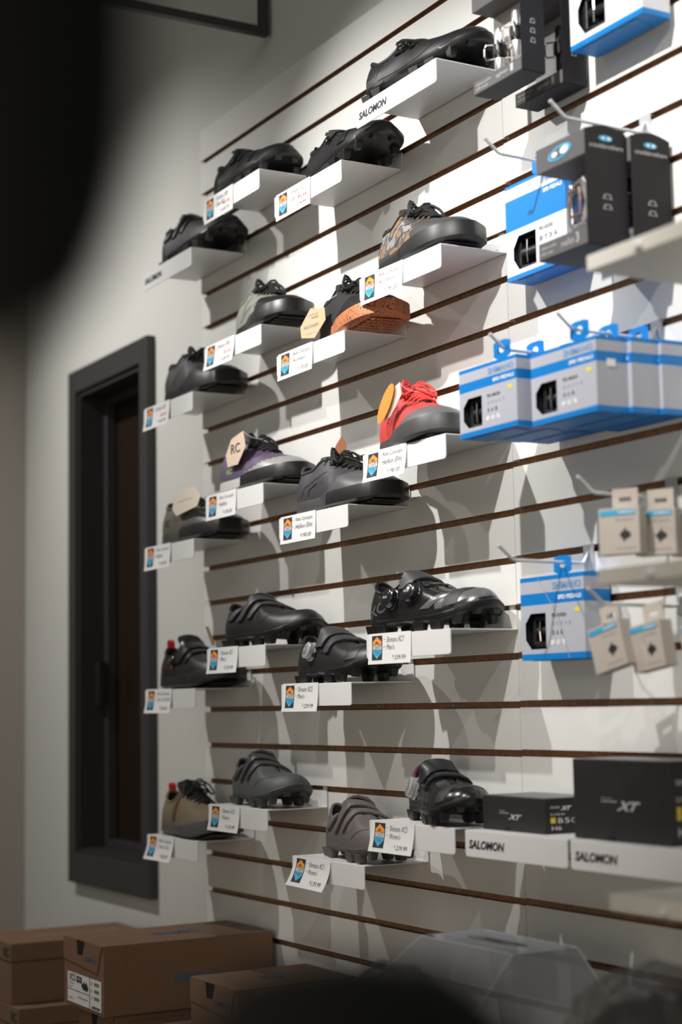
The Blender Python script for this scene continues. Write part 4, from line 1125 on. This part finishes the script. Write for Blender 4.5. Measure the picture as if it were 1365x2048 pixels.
cleat_box(1.599, -.128, -.960, 24, 0, 'upper small paper box with a black spade-like print, hanging nearest the camera')
cleat_box(1.622, -.086, -.962, 24, 0, 'upper small paper box hanging second on its hook')
cleat_box(1.645, -.044, -.963, 24, 0, 'upper small paper box hanging third, at the photo edge')
cleat_box(1.553, -.122, -1.113, 8, -14, 'lower small paper box leaning left, nearest the hook tip')
cleat_box(1.610, -.098, -1.114, 4, -9, 'lower small paper box hanging second, beside the leaning one')
cleat_box(1.672, -.062, -1.116, 2, -6, 'lower small paper box hanging third, at the photo edge')

# ------------------------------------------------------------------ black cartons on the sign shelves
def xt_carton(x0, x1, z0, z1, y0, y1, label, big):
    w, h, dp = x1 - x0, z1 - z0, y1 - y0
    e = empty('black_carton', ((x0 + x1) / 2, (y0 + y1) / 2, z0 + ZO), 0, label, 'carton', 'black component cartons on the sign shelves')
    MB().box(-w / 2, w / 2, -dp / 2, dp / 2, 0, h).build('carton', M_xt, e, bevel=.0012)
    MB().box(-w / 2 + .001, w / 2 - .001, -dp / 2 + .001, dp / 2 - .001, h, h + .0008).build('lid_panel', mat('grey_black_lid', (.10, .10, .105), .35), e)  # lid panel greyer and paler than the carton body
    f = lambda u, v: Vector((-w / 2 + u * w, -dp / 2 - .0006, v * h)); lt = MB()
    if big: a = (.46, .66, .38, .50); b = (.30, .46, .475, .50); c = (.30, .42, .52, .535)
    else: a = (.42, .60, .34, .50); b = (.28, .43, .50, .54); c = (.28, .38, .57, .60)
    put_text(lt, 'XT', f, a[0], a[1], a[2], a[3], 0, .05, .25); put_text(lt, 'DEORE', f, b[0], b[1], b[2], b[3], 0, .02, .1); put_text(lt, 'SHIMANO', f, c[0], c[1], c[2], c[3], 0, .0)
    g = lambda u, v: Vector((w / 2 + .0006, -dp / 2 + u * dp, v * h))
    put_text(lt, 'XT', g, .28, .45, .66, .78, 1, .05, .25); put_text(lt, 'DEORE', g, .10, .27, .72, .78, 1); put_text(lt, 'SL-M8100', g, .10, .36, .52, .58, 1)
    lt.add([g(.1, .30), g(.19, .30), g(.19, .46), g(.1, .46)], [(0, 1, 2, 3)], 2)
    for i in range(3): put_text(lt, 'B5C'[i], g, .24 + .12 * i, .33 + .12 * i, .30, .44, 1)
    put_text(lt, 'H6', g, .12, .30, .10, .22, 1)
    lt.build('lettering', [M_silverink, M_white, M_yel], e)
    MB().box(-w * .14, -w * .07, -dp / 2 - .0008, -dp / 2 + .001, 0, .006).build('thumb_notch', M_blk, e)
    return e
xt_carton(1.209, 1.367, -1.4042, -1.354, -.101, -.004, 'low black carton with silver lettering on the sign shelf', False)
xt_carton(1.436, 1.642, -1.4042, -1.2955, -.101, -.004, 'tall black carton with silver lettering at the right edge', True)

# ------------------------------------------------------------------ cream gondola shelves at right
for (zt, lab) in ((-.674, 'cream shelf board jutting in at right, beside the charcoal cartons'), (-1.058, 'cream shelf board at right between the small paper boxes'), (-1.439, 'cream shelf board at right below the black cartons')):
    e = empty('gondola_shelf', (2.16, -.15, zt + ZO), 0, lab, 'shelf', 'deep cream shelves at the right')
    MB().box(-.40, .40, -.15, .1485, -.020, 0).build('board', M_cream, e, bevel=.0015)
    m = MB().prism([(-.22, -.06, -.020), (-.22, .1485, -.020), (-.22, .1485, -.085)], (.003, 0, 0)); m.build('bracket', M_steel, e)
    MB().lathe([(.006, 0), (.007, .002), (.004, .006)], 14, 0, Matrix.Translation((-.30, -.151, -.012)) @ Matrix.Rotation(pi / 2, 4, 'X')).build('knob', M_steel, e, smooth=True)
e = hook(1.80, 17, .10, 'white hook end over the tall black carton at the photo edge', 'peg_hook')

# ------------------------------------------------------------------ lamp arm at the top left
e = empty('wall_lamp', (.32, .016, .19 + ZO), 0, 'black square-tube lamp arm at the top of the painted wall', 'lamp')
MB().box(-.009, .009, -.026, -.008, -.006, .42).build('post', M_frame, e, bevel=.001)
MB().box(-.009, .009, -.46, -.026, -.006, .012).build('arm', M_frame, e, bevel=.001)
MB().box(-.03, .03, -.008, .0018, .30, .40).build('wall_mount', M_frame, e, bevel=.001)
m = MB().lathe([(.012, .05), (.030, .04), (.034, -.02), (.031, -.022)], 24, 0, Matrix.Translation((0, -.44, .035))); h_ = m.build('lamp_head', M_frame, e, smooth=True)
MB().lathe([(.028, -.0235), (.028, -.0225)], 24, 0, Matrix.Translation((0, -.44, .035))).build('lens', mat('lit_lens', (1, 1, 1), .4, emit=(.9, .93, 1.0, 9.0)), h_)

# ------------------------------------------------------------------ bench and shoe cartons at the bottom
TB = -1.97
e = empty('display_bench', (1.0, -.33, 0), 0, 'dark bench along the wall under the cartons', 'bench')
MB().box(-1.7, 1.7, -.33, .325, TB + ZO - .03, TB + ZO).build('bench_top', M_table, e, bevel=.002)
for sx in (-1.6, -.5, .6, 1.6):
    for sy in (-.28, .26): MB().box(sx - .02, sx + .02, sy - .02, sy + .02, 0, TB + ZO - .03).build('leg', M_frame, e)
def shoe_carton(x0, x1, y0, y1, z0, z1, label, kind='S', flap=True, mk=None):
    w, dp, h = x1 - x0, y1 - y0, z1 - z0
    e = empty('shoe_carton', ((x0 + x1) / 2, (y0 + y1) / 2, z0 + ZO), 0, label, 'cardboard box', 'brown shoe cartons on the bench')
    X0, X1, Y0, Y1 = -w / 2, w / 2, -dp / 2, dp / 2
    mk = mk or M_carton
    if kind == 'S':
        MB().box(X0, X1, Y0, Y1, 0, h).build('carton', mk, e, bevel=.0012)
        MB().box(X0 + .0008, X1 - .0008, Y1 - .12, Y1 - .001, h, h + .0006).build('packing_tape', M_carton2, e)
        # front flap with slanted ends and a finger notch
        yf = Y0 - .0022; pts = [(X0 + .002, yf, h - .001), (X0 + w * .34, yf, h - .001), (X0 + w * .37, yf, h - .030), (X0 + w * .50, yf, h - .030), (X0 + w * .56, yf, h - .001), (X1 - .002, yf, h - .001), (X1 - .012, yf, h - .012), (X1 - w * .14, yf, h - .053), (X0 + .002, yf, h - .043)]
        MB().prism(pts, (0, .0018, 0)).build('front_flap', mk, e)
        MB().prism([(X0 + w * .345, Y0 - .0006, h - .002), (X0 + w * .37, Y0 - .0006, h - .029), (X0 + w * .50, Y0 - .0006, h - .029), (X0 + w * .555, Y0 - .0006, h - .002)], (0, .0004, 0)).build('finger_hole', M_blk, e)
        lt = MB()
        g = lambda u, v: Vector((X1 + .0006, Y0 + u * dp, v * h)); put_text(lt, 'SHIMANO', g, .40, .66, .38, .53, 0, .035)
        t = lambda u, v: Vector((X0 + u * w, Y1 - v * dp, h + .0006))
        t2 = lambda u, v: Vector((X0 + v * w, Y0 + (1 - u) * dp, h + .0007)); put_text(lt, 'SHIMANO', t2, .34, .60, .60, .40, 0, .035)
        f = lambda u, v: Vector((X0 + u * w, Y0 - .0026, v * h)); put_text(lt, 'SHIMANO', f, .56, .86, .72, .79, 0, .03)
        lt.build('lettering', M_bluegrey, e)
    else:
        MB().box(X0 + .002, X1 - .002, Y0 + .002, Y1 - .002, 0, h - .04).build('carton', mk, e, bevel=.001)
        MB().box(X0, X1, Y0, Y1, h - .038, h).build('lid', mk, e, bevel=.001)
        lt = MB(); f = lambda u, v: Vector((X0 + u * w, Y0 - .0006, v * h)); put_text(lt, 'RC', f, .78, .96, .76, .93, 0, .05)
        t2 = lambda u, v: Vector((X0 + v * w, Y0 + (1 - u) * dp, h + .0006)); put_text(lt, 'RIDE CONCEPTS', t2, .15, .75, .62, .52, 1)
        lt.build('lettering', [mat('dark_green_print', (.03, .05, .025), .7), M_greyink], e)
    return e
c1 = shoe_carton(.122, .331, -.367, -.012, -1.785, -1.655, 'largest brown carton, with a white size label on its end')
lb = MB(); W_, D_ = .209, .355; X0, Y0 = -W_ / 2, -D_ / 2
f = lambda u, v, e_=0.0: Vector((X0 + u * W_, Y0 - .0007 - e_, v * .13))
lb.add([f(.10, .05), f(.95, .05), f(.95, .50), f(.10, .50)], [(0, 1, 2, 3)], 0)
for (a, b, c, d) in ((.66, .672, .05, .50), (.10, .66, .235, .245), (.10, .95, .05, .055), (.10, .95, .495, .5)): lb.add([f(a, c, .0003), f(b, c, .0003), f(b, d, .0003), f(a, d, .0003)], [(0, 1, 2, 3)], 1)
P = lambda u, v: f(u, v, .0004)
put_text(lb, 'XC5', P, .14, .30, .37, .47, 1, .02); lb.add([P(.33, .37), P(.47, .37), P(.47, .46), P(.33, .46)], [(0, 1, 2, 3)], 1)
put_text(lb, 'SH-XC501', P, .14, .27, .32, .345, 1); put_text(lb, 'WIDE', lambda u, v: f(u, v, .0006), .35, .45, .40, .44, 0)
put_text(lb, 'BLACK', P, .14, .22, .27, .29, 1); put_text(lb, 'DYNALAST', P, .38, .62, .14, .17, 1); put_text(lb, 'OFF-ROAD', P, .14, .24, .10, .13, 1)
sh_ = [(.46, .33), (.47, .37), (.51, .385), (.53, .42), (.545, .38), (.57, .385), (.585, .42), (.60, .385), (.63, .34), (.63, .30), (.60, .28), (.50, .29)]
lb.add([P(*p) for p in sh_], [list(range(len(sh_)))], 1)
for r_ in range(3):
    for k in range(7): lb.add([P(.78 + k * .018, .40 - r_ * .10), P(.789 + k * .018, .40 - r_ * .10), P(.789 + k * .018, .45 - r_ * .10), P(.78 + k * .018, .45 - r_ * .10)], [(0, 1, 2, 3)], 1)
    put_text(lb, ['E', 'U', 'J'][r_], P, .70, .73, .40 - r_ * .1, .44 - r_ * .1, 1)
for k in range(16): lb.add([P(.72 + k * .013, .07), P(.727 + k * .013, .07), P(.727 + k * .013, .11), P(.72 + k * .013, .11)], [(0, 1, 2, 3)], 1)
lb.build('size_label', [M_card, M_ink], c1)
shoe_carton(.136, .325, -.340, -.02, -1.97, -1.7865, 'brown carton under the one with the white size label')
shoe_carton(-.44, -.225, -.36, -.03, -1.841, -1.713, 'brown lidded carton at the left edge, upper of its pair', 'R')
shoe_carton(-.39, -.173, -.36, -.03, -1.97, -1.842, 'brown lidded carton at the left edge, lower of its pair', 'R')
shoe_carton(.467, .660, -.251, -.012, -1.83, -1.702, 'brown carton with a small white sticker, half in shade, right of the labelled one')
shoe_carton(.475, .660, -.255, -.02, -1.97, -1.8315, 'carton hidden under the stickered brown one')
shoe_carton(.345, .455, -.33, -.03, -1.97, -1.795, 'low brown carton between the two bigger ones')
shoe_carton(.830, 1.03, -.300, -.012, -1.97, -1.674, 'dark brown carton behind the blurred black dome')

# ------------------------------------------------------------------ clear packaging at the bottom right
M_clear = clear_plastic('clear_acetate', .45, (.97, .97, .97), .12, diffuse=(.42, .44, .46))
M_bag = clear_plastic('clear_bag', .16, (.97, .97, .97), .05, bump=1.0, bscale=26, diffuse=(.30, .30, .31))
M_edge = mat('bright_folded_edge', (.55, .58, .62), .25)
xa, xb, ya, yb, zt = 1.264, 1.489, -.25, -.143, -1.545
e = empty('clear_display_box', ((xa + xb) / 2, (ya + yb) / 2, -1.97 + ZO), 0, 'clear plastic box with a slotted handle in its top', 'clear box')
shoe_carton(1.22, 1.56, -.47, -.03, -1.97, -1.737, 'brown carton under the clear plastic box')
o_ = Vector(e.location); Hb = zt - (-1.97)
def Q(x, y, z): return Vector((x, y, z + ZO)) - o_
fl = .22
T4 = [(xa, ya, zt), (xb, ya, zt), (xb, yb, zt), (xa, yb, zt)]
B4 = [(xa - .06, ya - .24, -1.735), (xb + .09, ya - .24, -1.735), (xb + .09, yb + .08, -1.735), (xa - .06, yb + .08, -1.735)]
m = MB(); m.add([Q(*p) for p in T4] + [Q(*p) for p in B4], [(0, 1, 5, 4), (1, 2, 6, 5), (2, 3, 7, 6), (3, 0, 4, 7), (4, 5, 6, 7)]); m.build('walls', M_clear, e)
m = MB()    # top panel with a slot
cx, cy = (xa + xb) / 2, (ya + yb) / 2
n = 20; inn = [(cx + .045 * cos(t) + (.025 if cos(t) > 0 else -.025), cy + .014 * sin(t), zt) for t in [2 * pi * k / n for k in range(n)]]
out = []
for k in range(n):
    t = 2 * pi * k / n; c, s_ = cos(t), sin(t); q = min((xb - xa) / 2 / abs(c) if abs(c) > 1e-6 else 9, (yb - ya) / 2 / abs(s_) if abs(s_) > 1e-6 else 9); out.append((cx + c * q, cy + s_ * q, zt))
for k in range(n): k2 = (k + 1) % n; m.prism([Q(*out[k]), Q(*out[k2]), Q(*inn[k2]), Q(*inn[k])], (0, 0, .001))
m.build('top_panel', clear_plastic('frosted_top', .42, (.97, .97, .97), .1, diffuse=(.55, .60, .65)), e)
m = MB()
for i in range(4): m.tube([Q(*T4[i]), Q(*T4[(i + 1) % 4])], .0009, 6); m.tube([Q(*T4[i]), Q(*B4[i])], .0009, 6)
m.build('folded_edges', M_edge, e)

def blob(name, c, rad, m, label, cat, seed, amp=.06, seg=40, cut=None, freq=3.0):
    rnd = random.Random(seed); ph = [rnd.uniform(0, 6.28) for _ in range(12)]
    vs = []; fs = []; K = seg // 2
    for j in range(K + 1):
        th = pi * j / K
        for i in range(seg):
            a = 2 * pi * i / seg
            d = Vector((sin(th) * cos(a), sin(th) * sin(a), cos(th)))
            k = 1 + amp * (sin(freq * d.x * 2 + ph[0]) * sin(freq * d.y * 2.3 + ph[1]) + .6 * sin(freq * 4.1 * d.z + ph[2]) * sin(freq * 3 * d.x + ph[3]) + .4 * sin(freq * 7 * d.y + ph[4] + 3 * d.z))
            p = Vector((d.x * rad[0] * k, d.y * rad[1] * k, d.z * rad[2] * k))
            if cut is not None: p.z = max(p.z, cut)
            vs.append(p)
    for j in range(K):
        for i in range(seg): i2 = (i + 1) % seg; fs.append((j * seg + i, j * seg + i2, (j + 1) * seg + i2, (j + 1) * seg + i))
    e = MB().add(vs, fs).build(name, m, None, smooth=True, angle=180)
    e.location = (c[0], c[1], c[2] + ZO)
    if label: tag(e, label, cat)
    return e
# helmets in clear bags standing on the bench
def bagged_helmet(c, r, lab_h, lab_b, seed):
    e = empty('bike_helmet', (c[0], c[1], -1.97 + ZO), .4, lab_h, 'helmet')
    hz = c[2] + 1.97
    vs = []; fs = []; N = 36; K = 12
    for j in range(K + 1):
        th = (pi * .56) * j / K
        for i in range(N):
            a = 2 * pi * i / N; d = Vector((sin(th) * cos(a), sin(th) * sin(a), cos(th)))
            k = 1 + .05 * cos(6 * a) * sin(th) ** 2
            vs.append(Vector((d.x * r[0] * k, d.y * r[1] * k, hz + d.z * r[2])))
    for j in range(K):
        for i in range(N): i2 = (i + 1) % N; fs.append((j * N + i, j * N + i2, (j + 1) * N + i2, (j + 1) * N + i))
    MB().add(vs, fs).build('shell', mat('dark_brown_shell', (.030, .020, .015), .15, coat=.6), e, smooth=True)
    for k in range(5):
        a = -1.2 + k * .6; pts = []
        for j in range(10):
            th = .35 + .9 * j / 9; w = .012
            pts.append(Vector((sin(th) * cos(a) * r[0] * 1.03, sin(th) * sin(a) * r[1] * 1.03, hz + cos(th) * r[2] * 1.02)))
        MB().tube(pts, [.002 + .006 * sin(pi * j / 9) for j in range(10)], 8, flat=.5).build('vent', M_blk, e, smooth=True)
    MB().lathe([(r[0] * .5, .0), (r[0] * .45, .01), (.02, .02), (.02, hz - .03)], 24).build('stand', M_frame, e, smooth=True)
    b = blob('plastic_bag', (c[0], c[1], c[2]), (r[0] * 1.14, r[1] * 1.14, r[2] * 1.16), M_bag, lab_b, 'plastic bag', seed, .035, 64, -.12)
    b['group'] = 'clear bags over the helmets'
bagged_helmet((1.90, -.345, -1.64), (.112, .105, .120), 'dark glossy helmet in a clear bag at the lower right corner', 'clear crinkled bag over the helmet at the lower right corner', 5)
bagged_helmet((1.80, -.62, -1.590), (.072, .068, .092), 'dark helmet inside the bag left of the clear box', 'clear crinkled bag standing left of the clear box', 9)

# ------------------------------------------------------------------ near things, out of focus
def near(px, py, d):
    return CAM + (RGT * ((px - 682.5) / 3390.1) + UPV * ((1024 - py) / 3390.1) + FWD) * d
p = Vector((2.868, -1.410, -1.030 + ZO))
M_bk = mat('matt_black_fabric', (.004, .004, .004), .95, bump=.2, bscale=200)
e = empty('hanging_bag', (3.012, -1.450, 1.664), 0, 'large out-of-focus black bag hanging at the top left', 'bag')
vs = []; fs = []; N = 28; K = 16
for j in range(K + 1):
    t = j / K; z = -.080 + .24 * t
    prof = (1 - max(0, (.30 - t) / .30) ** 2.4) ** .5 if t < .30 else 1.0
    prof *= 1 - max(0, (t - .8) / .2) ** 2 * .7
    for i in range(N):
        a = 2 * pi * i / N
        vs.append(Vector((.030 * cos(a) * prof, .034 * sin(a) * prof * (1 + .04 * sin(3 * a)), z)))
for j in range(K):
    for i in range(N): i2 = (i + 1) % N; fs.append((j * N + i, j * N + i2, (j + 1) * N + i2, (j + 1) * N + i))
fs.append(list(range(N))); fs.append([K * N + i for i in range(N)])
MB().add(vs, fs).build('body', M_bk, e, smooth=True)
MB().tube([(0, 0, .16), (0, 0, 1.1 + ZO - 1.664)], .006, 8).build('strap', M_bk, e)
e = empty('display_stand', (2.891, -1.293, 0), 0, 'out-of-focus black domed display head on a pole at the bottom edge', 'display stand')
zc = 1.325
MB().lathe([(.001, .103), (.035, .0965), (.060, .075), (.076, .040), (.080, .0), (.060, -.05), (.02, -.08)], 36, 0, Matrix.Translation((0, 0, zc))).build('head', M_bk, e, smooth=True, angle=80)
MB().tube([(0, 0, .01), (0, 0, zc - .07)], .012, 12).build('pole', M_frame, e)
MB().lathe([(.15, 0), (.15, .008), (.02, .014)], 32).build('foot', M_frame, e, smooth=True)
